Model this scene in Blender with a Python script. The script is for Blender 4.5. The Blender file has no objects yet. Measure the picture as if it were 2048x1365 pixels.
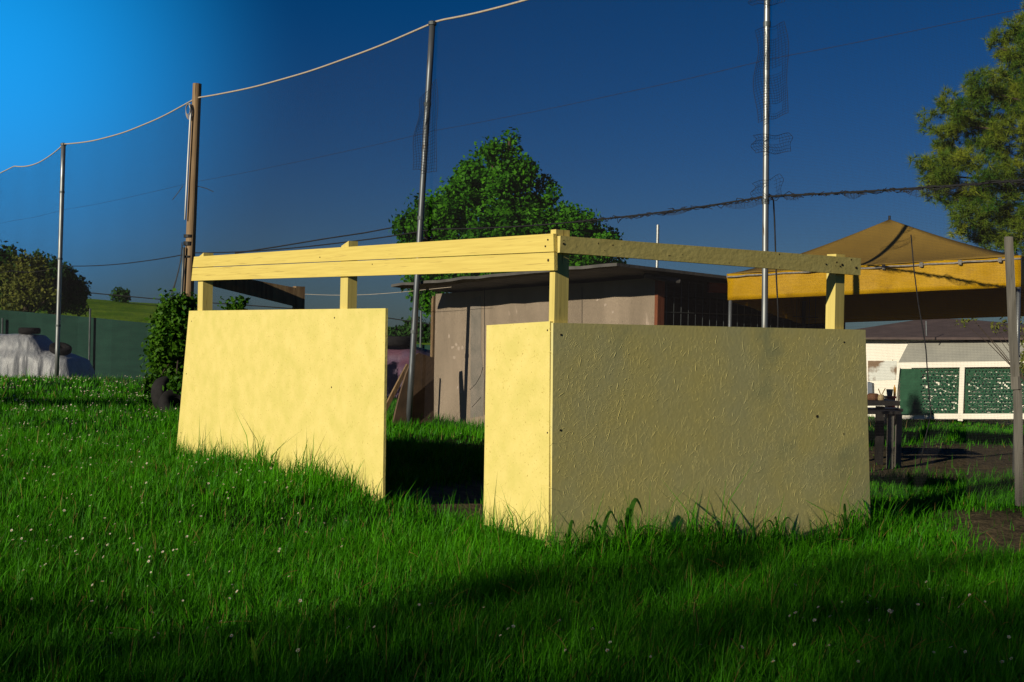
import bpy, math, random
import numpy as np
from mathutils import Vector, Matrix, noise

random.seed(7)
RNG = np.random.default_rng(11)
scene = bpy.context.scene
COL = scene.collection

# ---------------------------------------------------------------- camera
FPX, CX, CY, CAMH = 2670.0, 1024.0, 682.5, 1.20
ROLL, PITCH = math.radians(1.2), math.radians(-0.31)
fwd = Vector((0, math.cos(PITCH), math.sin(PITCH)))
_r0 = Vector((1, 0, 0)); _u0 = _r0.cross(fwd)
rgt = _r0 * math.cos(ROLL) + _u0 * math.sin(ROLL)
upv = -_r0 * math.sin(ROLL) + _u0 * math.cos(ROLL)
cam_d = bpy.data.cameras.new('camera'); cam = bpy.data.objects.new('camera', cam_d); COL.objects.link(cam)
cam_d.sensor_width = 36.0; cam_d.lens = FPX / 2048 * 36.0; cam_d.clip_end = 3000; cam_d.clip_start = 0.05
M = Matrix((rgt, upv, -fwd)).transposed().to_4x4(); M.translation = (0, 0, CAMH)
cam.matrix_world = M
scene.camera = cam
CAM = Vector((0, 0, CAMH))
def ray(px, py):
    return fwd + rgt * ((px - CX) / FPX) - upv * ((py - CY) / FPX)

# ---------------------------------------------------------------- sun, sky, exposure
SUN_EL = math.radians(18.0)
SUN_AZ = math.atan2(-0.695, -0.719)            # compass angle from +Y of the direction to the sun
sdir = Vector((math.sin(SUN_AZ) * math.cos(SUN_EL), math.cos(SUN_AZ) * math.cos(SUN_EL), math.sin(SUN_EL)))
sun_d = bpy.data.lights.new('sun', 'SUN'); sun = bpy.data.objects.new('sun', sun_d); COL.objects.link(sun)
sun_d.energy = 4.7; sun_d.angle = math.radians(0.5); sun_d.color = (1.0, 0.92, 0.74)
sun.rotation_euler = sdir.to_track_quat('Z', 'Y').to_euler(); sun.location = sdir * 60

world = bpy.data.worlds.new('World'); scene.world = world; world.use_nodes = True
wt = world.node_tree; wt.nodes.clear()
def wn(t, **k):
    n = wt.nodes.new(t)
    for a, b in k.items(): setattr(n, a, b)
    return n
sky = wn('ShaderNodeTexSky', sky_type='NISHITA', sun_disc=False, sun_elevation=SUN_EL, sun_rotation=SUN_AZ,
         air_density=1.0, dust_density=0.3, ozone_density=3.0, altitude=300)
bg = wn('ShaderNodeBackground'); bg.inputs[1].default_value = 0.05
wo = wn('ShaderNodeOutputWorld')
hs_ = wn('ShaderNodeHueSaturation'); hs_.inputs['Saturation'].default_value = 1.5; hs_.inputs['Value'].default_value = 0.80
wt.links.new(sky.outputs[0], hs_.inputs['Color'])
tint = wn('ShaderNodeMix', data_type='RGBA', blend_type='MULTIPLY'); tint.inputs['Factor'].default_value = 1
wt.links.new(hs_.outputs[0], tint.inputs[6])
wtc = wn('ShaderNodeTexCoord'); wsx = wn('ShaderNodeSeparateXYZ'); wt.links.new(wtc.outputs['Generated'], wsx.inputs[0])
wrp = wn('ShaderNodeValToRGB'); wt.links.new(wsx.outputs['Z'], wrp.inputs[0])
wrp.color_ramp.elements[0].position = 0.0; wrp.color_ramp.elements[0].color = (0.31, 0.47, 0.90, 1)
wrp.color_ramp.elements[1].position = 0.28; wrp.color_ramp.elements[1].color = (0.44, 0.56, 0.80, 1)
wt.links.new(wrp.outputs[0], tint.inputs[7])
# the sky brightens towards the upper left of the view: a broad lobe round one direction
gdir = ray(-60, 130).normalized()
vd = wn('ShaderNodeVectorMath', operation='DOT_PRODUCT'); wt.links.new(wtc.outputs['Generated'], vd.inputs[0]); vd.inputs[1].default_value = gdir
gm = wn('ShaderNodeMapRange'); gm.inputs['From Min'].default_value = math.cos(math.radians(13.6)); gm.inputs['From Max'].default_value = math.cos(math.radians(0)); wt.links.new(vd.outputs['Value'], gm.inputs['Value'])
gp = wn('ShaderNodeMath', operation='POWER'); gp.inputs[1].default_value = 2.3; wt.links.new(gm.outputs[0], gp.inputs[0])
ga = wn('ShaderNodeMix', data_type='RGBA', blend_type='ADD'); wt.links.new(gp.outputs[0], ga.inputs['Factor']); wt.links.new(tint.outputs[2], ga.inputs[6]); ga.inputs[7].default_value = (0.1, 5.6, 14.0, 1)
wt.links.new(ga.outputs[2], bg.inputs[0]); wt.links.new(bg.outputs[0], wo.inputs[0])

scene.view_settings.view_transform = 'Standard'; scene.view_settings.look = 'None'
scene.view_settings.exposure = 0.0; scene.view_settings.gamma = 1.0
scene.cycles.max_bounces = 6; scene.cycles.transparent_max_bounces = 8

# ---------------------------------------------------------------- helpers
def P(px, py, D):
    d = ray(px, py); return CAM + d * (D / d.y)
def PP(px, py, pt, n):
    d = ray(px, py); return CAM + d * ((pt - CAM).dot(n) / d.dot(n))
def V2(a, z=0.0): return Vector((a[0], a[1], z))
def sm(a, b, x):
    t = np.clip((x - a) / (b - a), 0, 1); return t * t * (3 - 2 * t)

def gz(X, Y):
    """height of the ground (numpy arrays or floats)"""
    X = np.asarray(X, float); Y = np.asarray(Y, float)
    z = 0.13 * sm(0.6, -1.0, X) * sm(7.0, 8.6, Y)
    z = z + 0.05 * sm(-0.5, -3.0, X) * sm(9, 6, Y)
    z = z + 0.08 * sm(2.6, 3.6, X) * sm(8.2, 9.2, Y) * sm(12.5, 10.5, Y)
    z = z - 0.9 * sm(14, 34, Y) * sm(1.0, 6.0, X)
    z = z - 0.70 * sm(25, 37, Y) * sm(-1, -5, X)
    z = z + 0.018 * np.sin(X * 1.9 + 0.6 * Y) * np.cos(Y * 1.3 - 0.4 * X) + 0.012 * np.sin(3.7 * X + 1.0) * np.sin(3.1 * Y)
    return z
def G(X, Y): return float(gz(X, Y))
def PG(px, D):
    p = P(px, 690, D); p.z = G(p.x, p.y); return p

ORG = {}
def link(name, me, m, parent=None, loc=None):
    """link a mesh given in world coordinates; origin at the parent thing or at loc"""
    o = bpy.data.objects.new(name, me); COL.objects.link(o)
    if m is not None:
        for q in (m if isinstance(m, (list, tuple)) else [m]): me.materials.append(q)
    if parent is not None:
        off = ORG[parent]; o.parent = parent; ORG[o] = off
    else:
        off = Vector(loc) if loc is not None else Vector((0, 0, 0)); o.location = off; ORG[o] = off
    if off.length > 0: me.transform(Matrix.Translation(-off))
    return o
def tag(o, label=None, cat=None, group=None, kind=None):
    if label: o['label'] = label
    if cat: o['category'] = cat
    if group: o['group'] = group
    if kind: o['kind'] = kind
    return o
def thing(name, loc, label, cat, group=None):
    o = bpy.data.objects.new(name, None); COL.objects.link(o); o.location = loc; o.empty_display_size = 0.2
    ORG[o] = Vector(loc); return tag(o, label, cat, group)

class MB:
    def __init__(s): s.v = []; s.f = []; s.mi = []; s.smooth = False
    def add(s, vs, fs, mi=0):
        b = len(s.v); s.v += [tuple(x) for x in vs]; s.f += [tuple(b + i for i in f) for f in fs]; s.mi += [mi] * len(fs); return s
    def prism(s, pts, d, mi=0):
        """polygon pts extruded by vector d"""
        n = len(pts); a = [Vector(p) for p in pts]; b = [p + Vector(d) for p in a]
        nn = (a[1] - a[0]).cross(a[-1] - a[0])
        fl = nn.dot(Vector(d)) > 0
        fs = [tuple(range(n)), tuple(range(2 * n - 1, n - 1, -1))] + [(i, i + n, (i + 1) % n + n, (i + 1) % n) for i in range(n)]
        if fl: fs = [tuple(reversed(f)) for f in fs]
        return s.add(a + b, fs, mi)
    def box(s, o, ax, ay, az, mi=0):
        o = Vector(o); ax, ay, az = Vector(ax), Vector(ay), Vector(az)
        return s.prism([o, o + ax, o + ax + ay, o + ay], az, mi)
    def tube(s, path, r, n=6, caps=True, mi=0):
        path = [Vector(p) for p in path]; rs = r if isinstance(r, (list, tuple)) else [r] * len(path)
        vs = []; fs = []; prev = None
        for i, p in enumerate(path):
            t = (path[min(i + 1, len(path) - 1)] - path[max(i - 1, 0)]).normalized()
            if prev is None: a = t.orthogonal().normalized()
            else:
                a = prev - t * prev.dot(t)
                a = a.normalized() if a.length > 1e-6 else t.orthogonal().normalized()
            prev = a; b = t.cross(a)
            for k in range(n):
                w = 2 * math.pi * k / n; vs.append(p + (a * math.cos(w) + b * math.sin(w)) * rs[i])
        for i in range(len(path) - 1):
            for k in range(n):
                fs.append((i * n + k, i * n + (k + 1) % n, (i + 1) * n + (k + 1) % n, (i + 1) * n + k))
        if caps:
            fs.append(tuple(reversed(range(n)))); m = (len(path) - 1) * n; fs.append(tuple(range(m, m + n)))
        return s.add(vs, fs, mi)
    def torus(s, c, axis, R, r, rh=None, n=28, m=12, mi=0):
        """tyre-like ring: tube radius r across, rh along the axis"""
        axis = Vector(axis).normalized(); a = axis.orthogonal().normalized(); b = axis.cross(a); c = Vector(c); rh = rh or r
        vs = []; fs = []
        for i in range(n):
            w = 2 * math.pi * i / n; d = a * math.cos(w) + b * math.sin(w)
            for k in range(m):
                q = 2 * math.pi * k / m; cq, sq = math.cos(q), math.sin(q)
                cq = math.copysign(abs(cq) ** .6, cq); sq = math.copysign(abs(sq) ** .6, sq)
                vs.append(c + d * (R + r * cq) + axis * (rh * sq))
        for i in range(n):
            for k in range(m):
                fs.append((i * m + k, ((i + 1) % n) * m + k, ((i + 1) % n) * m + (k + 1) % m, i * m + (k + 1) % m))
        return s.add(vs, fs, mi)
    def build(s, name, m, parent=None, loc=None, smooth=None):
        me = bpy.data.meshes.new(name); me.from_pydata(s.v, [], s.f); me.update()
        me.polygons.foreach_set('material_index', s.mi)
        if smooth if smooth is not None else s.smooth: me.polygons.foreach_set('use_smooth', [True] * len(me.polygons))
        return link(name, me, m, parent, loc)

def np_mesh(name, co, faces_flat, loop_tot, attr=None, mi=None, smooth=False):
    me = bpy.data.meshes.new(name)
    me.vertices.add(len(co)); me.vertices.foreach_set('co', np.ascontiguousarray(co, np.float32).ravel())
    me.loops.add(len(faces_flat)); me.loops.foreach_set('vertex_index', np.ascontiguousarray(faces_flat, np.int32))
    me.polygons.add(len(loop_tot)); ls = np.concatenate([[0], np.cumsum(loop_tot)[:-1]]).astype(np.int32)
    me.polygons.foreach_set('loop_start', ls); me.polygons.foreach_set('loop_total', np.asarray(loop_tot, np.int32))
    if mi is not None: me.polygons.foreach_set('material_index', np.asarray(mi, np.int32))
    if smooth: me.polygons.foreach_set('use_smooth', np.ones(len(loop_tot), bool))
    me.update(calc_edges=True)
    if attr is not None:
        a = me.attributes.new('var', 'FLOAT', 'POINT'); a.data.foreach_set('value', np.ascontiguousarray(attr, np.float32))
    return me

# ---------------------------------------------------------------- materials
def mat(name, a, b=None, scale=6.0, rough=0.7, bump=0.0, bscale=None, stretch=None, rotz=0.0, spots=None, spec=0.3, metal=0.0,
        transl=0.0, attr=False, detail=5.0, lo=0.35, hi=0.65, dist=0.004):
    """principled material: noise between two colours, optional dark spots, bump, translucency"""
    m = bpy.data.materials.new(name); m.use_nodes = True; t = m.node_tree; N = t.nodes; L = t.links
    bs = N['Principled BSDF']; out = N['Material Output']
    bs.inputs['Roughness'].default_value = rough; bs.inputs['Specular IOR Level'].default_value = spec; bs.inputs['Metallic'].default_value = metal
    tc = N.new('ShaderNodeTexCoord'); mp = N.new('ShaderNodeMapping'); L.new(tc.outputs['Object'], mp.inputs[0])
    if rotz:
        r = N.new('ShaderNodeMapping'); r.inputs['Rotation'].default_value = (0, 0, rotz); L.new(tc.outputs['Object'], r.inputs[0]); L.new(r.outputs[0], mp.inputs[0])
    if stretch: mp.inputs['Scale'].default_value = stretch
    col = None
    if b is not None:
        nz = N.new('ShaderNodeTexNoise'); nz.inputs['Scale'].default_value = scale; nz.inputs['Detail'].default_value = detail
        L.new(mp.outputs[0], nz.inputs['Vector'])
        rp = N.new('ShaderNodeValToRGB'); rp.color_ramp.elements[0].position = lo; rp.color_ramp.elements[1].position = hi
        rp.color_ramp.elements[0].color = (*a, 1); rp.color_ramp.elements[1].color = (*b, 1)
        if attr:
            at = N.new('ShaderNodeAttribute'); at.attribute_name = 'var'; L.new(at.outputs['Fac'], rp.inputs[0])
            rp.color_ramp.elements[0].position = 0; rp.color_ramp.elements[1].position = 1
        else: L.new(nz.outputs['Fac'], rp.inputs[0])
        col = rp.outputs[0]
        if spots:
            sc, th, sw, scol = spots
            n2 = N.new('ShaderNodeTexNoise'); n2.inputs['Scale'].default_value = sc; n2.inputs['Detail'].default_value = 3
            L.new(mp.outputs[0], n2.inputs['Vector'])
            r2 = N.new('ShaderNodeMapRange'); r2.inputs['From Min'].default_value = th; r2.inputs['From Max'].default_value = th + sw
            L.new(n2.outputs['Fac'], r2.inputs['Value'])
            mx = N.new('ShaderNodeMix'); mx.data_type = 'RGBA'; L.new(r2.outputs[0], mx.inputs['Factor']); L.new(col, mx.inputs[6]); mx.inputs[7].default_value = (*scol, 1)
            col = mx.outputs[2]
        L.new(col, bs.inputs['Base Color'])
    else: bs.inputs['Base Color'].default_value = (*a, 1)
    if bump:
        nb = N.new('ShaderNodeTexNoise'); nb.inputs['Scale'].default_value = bscale or scale * 4; nb.inputs['Detail'].default_value = 6
        L.new(mp.outputs[0], nb.inputs['Vector'])
        bm = N.new('ShaderNodeBump'); bm.inputs['Strength'].default_value = bump; bm.inputs['Distance'].default_value = dist
        L.new(nb.outputs['Fac'], bm.inputs['Height']); L.new(bm.outputs[0], bs.inputs['Normal'])
    if transl:
        tr = N.new('ShaderNodeBsdfTranslucent')
        if col is not None: L.new(col, tr.inputs['Color'])
        else: tr.inputs['Color'].default_value = (*a, 1)
        ms = N.new('ShaderNodeMixShader'); ms.inputs[0].default_value = transl
        L.new(bs.outputs[0], ms.inputs[1]); L.new(tr.outputs[0], ms.inputs[2]); L.new(ms.outputs[0], out.inputs['Surface'])
    return m

uR = Vector((0.809, 0.588, 0)); uL = Vector((-0.588, 0.809, 0)); nR = Vector((0.588, -0.809, 0)); nL = Vector((-0.809, -0.588, 0))
Z = Vector((0, 0, 1))
AR = -math.atan2(uR.y, uR.x); AL = -math.atan2(uL.y, uL.x)
YEL = (0.70, 0.52, 0.125); YEL2 = (0.62, 0.45, 0.10)
M_OSB = mat('painted_osb', (0.65, 0.552, 0.160), (0.75, 0.613, 0.203), scale=8, detail=12, lo=.32, hi=.66, rough=0.6, bump=0.7, bscale=55, spots=(80, 0.64, 0.10, (0.44, 0.33, 0.08)), dist=0.003)
M_OSBR = mat('painted_osb_weathered', (0.71, 0.60, 0.21), (0.63, 0.565, 0.25), scale=3.0, rough=0.9, spec=.08, bump=0.35, bscale=45, spots=(2.6, 0.58, 0.12, (0.50, 0.47, 0.21)), dist=0.003)
M_TIML = mat('painted_timber_long', (0.70, 0.55, 0.145), (0.62, 0.475, 0.12), scale=5.0, rough=0.6, bump=0.5, bscale=8, stretch=(0.5, 16, 16), rotz=AL, spots=(6.5, 0.63, 0.08, (0.46, 0.34, 0.09)), dist=0.004)
M_TIMR = mat('painted_timber_short', (0.66, 0.55, 0.19), (0.60, 0.49, 0.16), scale=4.0, rough=0.85, spec=.1, bump=0.45, bscale=14, stretch=(1.5, 3, 3), rotz=AR + .5, spots=(14, 0.68, 0.03, (0.10, 0.07, 0.03)), dist=0.005)
M_POST = mat('painted_post', (0.66, 0.53, 0.16), (0.58, 0.46, 0.13), scale=3.0, rough=0.6, bump=0.2, bscale=6, stretch=(14, 14, 0.7), spots=(3, 0.68, 0.04, (0.2, 0.13, 0.04)))
M_RAWW = mat('weathered_wood', (0.17, 0.10, 0.05), (0.27, 0.18, 0.09), scale=4, rough=0.8, bump=0.6, stretch=(10, 10, 1))
M_SCREW = mat('rusty_screw', (0.05, 0.03, 0.02), rough=0.6, metal=0.4)

# ---------------------------------------------------------------- ground
def dirt_mask(X, Y):
    """1 where the soil is bare"""
    X = np.asarray(X, float); Y = np.asarray(Y, float)
    dx, dy = X - C0.x, Y - C0.y
    a = dx * uR.x + dy * uR.y; b = dx * uL.x + dy * uL.y
    wob = 0.25 * np.sin(2.3 * X + 1.1 * Y) + 0.15 * np.sin(5.1 * X - 3.3 * Y)
    inside = sm(0.15, 0.5, a + wob * .5) * sm(3.0, 2.4, a + wob) * sm(0.25, 0.55, b) * sm(3.2, 2.2, b + wob)
    right = sm(2.55, 2.95, X + wob * .4) * sm(7.2, 7.75, Y - .12 * (X - 2.6) + wob * .35) * sm(9.5, 9.0, Y + .4 * (X - 3))
    net = sm(2.3, 2.8, X) * sm(11.4, 12.0, Y + 1.0 * (X - 2.8) + wob) * sm(17, 15, Y + wob)
    return np.clip(inside + right + net, 0, 1)
C0 = Vector((0.214, 6.97, 0))

gx = np.concatenate([-np.geomspace(500, 14, 26), np.arange(-13.5, 13.6, 0.25), np.geomspace(14, 500, 26)])
gy = np.concatenate([-np.geomspace(60, 6, 8), np.arange(-5, 24, 0.25), np.geomspace(24.5, 900, 40)])
XX, YY = np.meshgrid(gx, gy); co = np.stack([XX, YY, gz(XX, YY)], -1).reshape(-1, 3)
nx, ny = len(gx), len(gy)
i0 = (np.arange(ny - 1)[:, None] * nx + np.arange(nx - 1)[None, :]).ravel()
me = np_mesh('ground', co, np.stack([i0, i0 + 1, i0 + nx + 1, i0 + nx], -1).ravel(), np.full(len(i0), 4), attr=dirt_mask(co[:, 0], co[:, 1]), smooth=True)
mg = bpy.data.materials.new('soil_and_turf'); mg.use_nodes = True; t = mg.node_tree; N = t.nodes; L = t.links
bs = N['Principled BSDF']; bs.inputs['Roughness'].default_value = 0.95; bs.inputs['Specular IOR Level'].default_value = 0.1
tc = N.new('ShaderNodeTexCoord')
def nzr(scale, c0, c1, p0=.35, p1=.65):
    n = N.new('ShaderNodeTexNoise'); n.inputs['Scale'].default_value = scale; n.inputs['Detail'].default_value = 8; L.new(tc.outputs['Object'], n.inputs['Vector'])
    r = N.new('ShaderNodeValToRGB'); r.color_ramp.elements[0].color = (*c0, 1); r.color_ramp.elements[1].color = (*c1, 1)
    r.color_ramp.elements[0].position = p0; r.color_ramp.elements[1].position = p1; L.new(n.outputs['Fac'], r.inputs[0]); return r.outputs[0], n
gcol, n1 = nzr(3.0, (0.010, 0.022, 0.004), (0.018, 0.045, 0.006))
dcol, n2 = nzr(9.0, (0.065, 0.050, 0.028), (0.14, 0.105, 0.055))
at = N.new('ShaderNodeAttribute'); at.attribute_name = 'var'
mx = N.new('ShaderNodeMix'); mx.data_type = 'RGBA'; L.new(at.outputs['Fac'], mx.inputs['Factor']); L.new(gcol, mx.inputs[6]); L.new(dcol, mx.inputs[7]); L.new(mx.outputs[2], bs.inputs['Base Color'])
bp = N.new('ShaderNodeBump'); bp.inputs['Strength'].default_value = 0.8; bp.inputs['Distance'].default_value = 0.03
nb = N.new('ShaderNodeTexNoise'); nb.inputs['Scale'].default_value = 30; nb.inputs['Detail'].default_value = 6; L.new(tc.outputs['Object'], nb.inputs['Vector']); L.new(nb.outputs['Fac'], bp.inputs['Height']); L.new(bp.outputs[0], bs.inputs['Normal'])
tag(link('ground', me, mg), kind='structure')

# hill in the far left
hx = np.linspace(-160, 60, 90); hy = np.concatenate([np.linspace(46, 140, 40), np.geomspace(145, 420, 16)])
XX, YY = np.meshgrid(hx, hy)
pxs = 1024 + XX / 130 * FPX
crest = np.interp(pxs, [-1800, -300, 0, 190, 310, 430, 560, 700, 900], [560, 582, 590, 597, 612, 624, 640, 656, 664])
zc = CAMH + (668 + .021 * (pxs - 1024) - crest) / FPX * 130
ZZ = (zc + .2) * sm(46, 135, YY) - .2 + 0.10 * np.sin(XX * .25) * np.sin(YY * .17) - sm(140, 420, YY) * 2.5
co = np.stack([XX, YY, ZZ], -1).reshape(-1, 3); nx, ny = len(hx), len(hy)
i0 = (np.arange(ny - 1)[:, None] * nx + np.arange(nx - 1)[None, :]).ravel()
me = np_mesh('hill', co, np.stack([i0, i0 + 1, i0 + nx + 1, i0 + nx], -1).ravel(), np.full(len(i0), 4), smooth=True)
M_HILL = mat('hill_grass', (0.10, 0.20, 0.012), (0.17, 0.27, 0.02), scale=.5, rough=0.95, spec=.02, bump=.4, bscale=3, dist=.3, stretch=(1, .4, 1))
tag(link('hill', me, M_HILL), kind='structure')

# ---------------------------------------------------------------- timber shelter
def plank(mb, quad, pt, n, th, lift=0.0):
    """board whose outer face covers the given picture quad on the plane (pt, n); thickness th goes inward"""
    p0 = Vector(pt) + n * lift
    mb.prism([PP(x, y, p0, n) for x, y in quad], -n * th)
SH = thing('timber_shelter', (C0.x, C0.y, 0), 'open timber shelter painted yellow, with board panels below a double top rail', 'shelter')
def wall_panel(quad, pt, n, th, m, screws, ridges=0):
    mb = MB(); plank(mb, quad, pt, n, th)
    u = Z.cross(n); c = [PP(x, y, Vector(pt), n) for x, y in quad]
    rr = random.Random(3)
    cl = []
    while len(cl) < ridges:      # raised strands of the board: low tapered slivers lying in loose bunches
        ca, cb, can, cn = rr.uniform(.01, .99), rr.uniform(.04, .98), rr.gauss(0.85, 0.8), rr.choice((1, 1, 2, 3, 5))
        for _ in range(cn): cl.append((ca + rr.gauss(0, .025), cb + rr.gauss(0, .05), can + rr.gauss(0, .25)))
    for a, b, an in cl:
        if not (.012 < a < .988 and .045 < b < .97): continue
        p = (c[0] * (1 - a) + c[1] * a) * (1 - b) + (c[3] * (1 - a) + c[2] * a) * b
        ln = min(.085, rr.lognormvariate(-3.75, .6)); w = rr.uniform(.0005, .0014); h = w * (rr.uniform(.15, .5) if rr.random() < .82 else rr.uniform(.6, .95))
        curl = rr.gauss(0, .28); k = 5; q = p.copy(); prev = []
        for i in range(k + 1):
            d = u * math.cos(an) + Z * math.sin(an); s_ = Vector((0, 0, 0)) + u * -math.sin(an) + Z * math.cos(an)
            f = math.sin(math.pi * (i + .35) / (k + .7)); 
            prev.append((q + s_ * w * f, q + n * h * f + n * 2e-4, q - s_ * w * f))
            q = q + d * ln / k; an += curl / k
        vs = [x for tr in prev for x in tr]; fs = []
        for i in range(k):
            b0 = 3 * i; fs += [(b0, b0 + 3, b0 + 4, b0 + 1), (b0 + 1, b0 + 4, b0 + 5, b0 + 2)]
        mb.add(vs, [tuple(reversed(f)) for f in fs])
    o = mb.build('wall_panel', m, SH)
    for x, y, r in screws:
        q = PP(x, y, Vector(pt), n); sb = MB(); sb.tube([q - n * .004, q + n * .0015], r, 10); sb.build('screw_head', M_SCREW, o)
    return o
wall_panel([(1106.5, 646), (1731, 660), (1742.5, 1085), (1102, 1150)], C0, nR, .018, M_OSBR,
           [(1122, 670, .006), (1121, 861, .006), (1688, 685, .006), (1687, 868, .004), (1634, 833, .009)], 6500)
wall_panel([(378, 622), (771, 617), (765, 1012), (351, 918)], C0, nL, .018, M_OSB,
           [(383, 643, .005), (373, 748, .005), (362, 866, .005), (669, 636, .006), (663, 775, .006)], 1600)
wall_panel([(973, 651), (1100, 643), (1097, 1085), (966.5, 1050)], C0, nL, .018, M_OSB, [(1095, 661, .005), (1095, 866, .005)], 600)
def post(a0, a1, b0, b1, top, bot, chamf=0.0):
    mb = MB(); o = C0 + uR * a0 + uL * b0
    pts = [o, o + uR * (a1 - a0), o + uR * (a1 - a0) + uL * (b1 - b0), o + uL * (b1 - b0)]
    lo = [V2(p, bot) for p in pts]; hi = [V2(p, top) for p in pts]
    if chamf: hi[2].z -= chamf; hi[3].z -= chamf; hi[0].z -= 0; 
    mb.add(lo + hi, [(3, 2, 1, 0), (4, 5, 6, 7), (0, 1, 5, 4), (1, 2, 6, 5), (2, 3, 7, 6), (3, 0, 4, 7)])
    return mb.build('post', M_POST, SH)
zc = P(1105, 459, 7.0).z
post(.0205, .112, .0205, .066, zc, -.1)
post(2.226, 2.31, .021, .095, P(1674, 508, 8.28).z, -.1)
post(.0205, .09, 2.244, 2.345, P(690, 483, 8.85).z, 0, .03)
post(.0205, .105, 4.63, 4.73, P(405, 506, 10.75).z, 0, .03)
def rail(quad, pt, n, th, lift, m, name='rail'):
    mb = MB(); plank(mb, quad, pt, n, th, lift); return mb.build(name, m, SH)
ra = rail([(388, 514), (1106.5, 467.5), (1107.5, 503.5), (385, 535)], C0, nL, .022, .001, M_TIML)
rb = rail([(385, 536.5), (1108, 505.2), (1108.5, 541), (382.5, 562)], C0, nL, .022, .003, M_TIML)
for (x, y, r, o) in [(1096, 480, .005, ra), (1091, 493, .005, ra), (1097, 521, .008, rb), (640, 515, .004, ra), (745, 529, .004, rb)]:
    q = PP(x, y, C0 + nL * .002, nL); sb = MB(); sb.tube([q - nL * .002, q + nL * .003], r, 8); sb.build('nail_head', M_SCREW, o)
rc = rail([(1121, 472), (1722, 517), (1721, 551), (1119.5, 505.5)], C0, nR, .030, .010, M_TIMR)
for (x, y, r) in [(1127, 488, .006), (1652, 529, .005), (1684, 530, .008), (1680, 533, .005), (1712, 536, .008)]:
    q = PP(x, y, C0 + nR * .010, nR); sb = MB(); sb.tube([q - nR * .002, q + nR * .002], r, 8); sb.build('nail_head', M_SCREW, rc)
bp0 = C0 + uL * 4.70
rail([(400, 540), (592, 576), (592, 613.5), (400, 566)], bp0, nR, .03, 0, M_RAWW, 'back_rail')
mb = MB(); q = PP(592, 573, bp0, nR); mb.box((q.x, q.y, .1), uR * .085, uL * .06, (0, 0, q.z - .1)); mb.build('post', M_RAWW, SH)

# ---------------------------------------------------------------- the tall net, its posts and ropes
NC = Vector((-0.92, 15.4, 0)); ND = Vector((0.7026, -1.0, 0))     # the line the net follows: NC + ND * k
def NK(k): return NC + ND * k
def kpx(px):
    a = (px - CX) / FPX; return (15.4 * a + .92) / (.7026 + a)
M_STEEL = mat('galvanised_steel', (0.34, 0.35, 0.34), (0.24, 0.25, 0.25), scale=5, rough=0.42, metal=0.75, stretch=(4, 4, .8), spots=(6, .66, .05, (.16, .12, .08)))
M_DSTEEL = mat('dark_steel', (0.13, 0.14, 0.14), (0.08, 0.09, 0.09), scale=5, rough=0.5, metal=0.5, stretch=(4, 4, .8))
M_TIMBER = mat('round_timber', (0.30, 0.20, 0.11), (0.19, 0.12, 0.06), scale=2.0, rough=0.85, bump=.8, bscale=6, stretch=(12, 12, .8), spots=(1.6, .64, .05, (.08, .05, .03)))
M_ROPE = mat('pale_rope', (0.46, 0.39, 0.30), (0.32, 0.26, 0.19), scale=60, rough=0.9)
M_DARK = mat('black_cable', (0.014, 0.014, 0.015), rough=0.6)
M_WHITE = mat('white_plastic', (0.75, 0.74, 0.70), (0.62, 0.61, 0.57), scale=3, rough=0.4)
M_NET = mat('net_thread', (0.026, 0.024, 0.028), rough=0.9, spec=.1)
M_NETD = mat('dark_net_thread', (0.022, 0.022, 0.024), rough=0.9, spec=.05)
kA, kB, kD = kpx(120), kpx(384), kpx(1531)
Ztop = 4.83
SUP = [(-31.0, 4.75), (kA - 3.05, 4.75), (kA, 4.86), (kB, 4.86), (0.0, 4.78), (kD, 4.86), (9.5, 4.86)]
SAG = [.25, .16, .17, .13, .14, .13]
def ztop(k):
    for i in range(len(SUP) - 1):
        if k <= SUP[i + 1][0] or i == len(SUP) - 2:
            f = min(1, max(0, (k - SUP[i][0]) / (SUP[i + 1][0] - SUP[i][0]))); return SUP[i][1] * (1 - f) + SUP[i + 1][1] * f - SAG[i] * 4 * f * (1 - f)
def zseam(k, z0, sag):
    for i in range(len(SUP) - 1):
        if k <= SUP[i + 1][0] or i == len(SUP) - 2:
            f = min(1, max(0, (k - SUP[i][0]) / (SUP[i + 1][0] - SUP[i][0]))); return z0 - sag * 4 * f * (1 - f)
def wig(k, z):
    """slack of the net out of its plane"""
    return 0.012 * math.sin(k * 1.3 + z * .7) * math.sin(z * .65) + .004 * math.sin(k * 4.1)
NN = Vector((0.819, 0.574, 0))
def NP(k, z):
    p = NK(k) + NN * wig(k, z); p.z = z; return p
NET = thing('safety_net', (NC.x, NC.y, G(NC.x, NC.y)), 'tall see-through net hung from a pale rope behind the yellow shelter', 'net')
K0, K1 = -20.0, 8.2
def strands(mb, rows, th):
    for pts in rows: mb.tube(pts, th, 3, False)
mb = MB(); step = 0.0115 / 1.2216
ks = np.arange(K0, K1, step)
vrows = []
for k in ks:
    zt = ztop(k); g = G(*NK(k).xy) + .02 
    vrows.append([NP(k, g + (zt - g) * f) for f in (0, .2, .4, .6, .8, 1)])
hrows = []
for j in range(1, 410):
    f = j / 410
    row = []
    for k in np.arange(K0, K1 + .01, .45):
        zt = ztop(k); g = G(*NK(k).xy) + .02
        row.append(NP(k, g + (zt - g) * f))
    hrows.append(row)
strands(mb, vrows, .00046); strands(mb, hrows, .00046)
mb.build('netting', M_NET, NET)
mb = MB(); mb.tube([NP(k, ztop(k) + .012) for k in np.arange(K0, K1, .15)], .0125, 6); mb.build('top_rope', M_ROPE, NET, smooth=True)
mb = MB()
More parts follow.
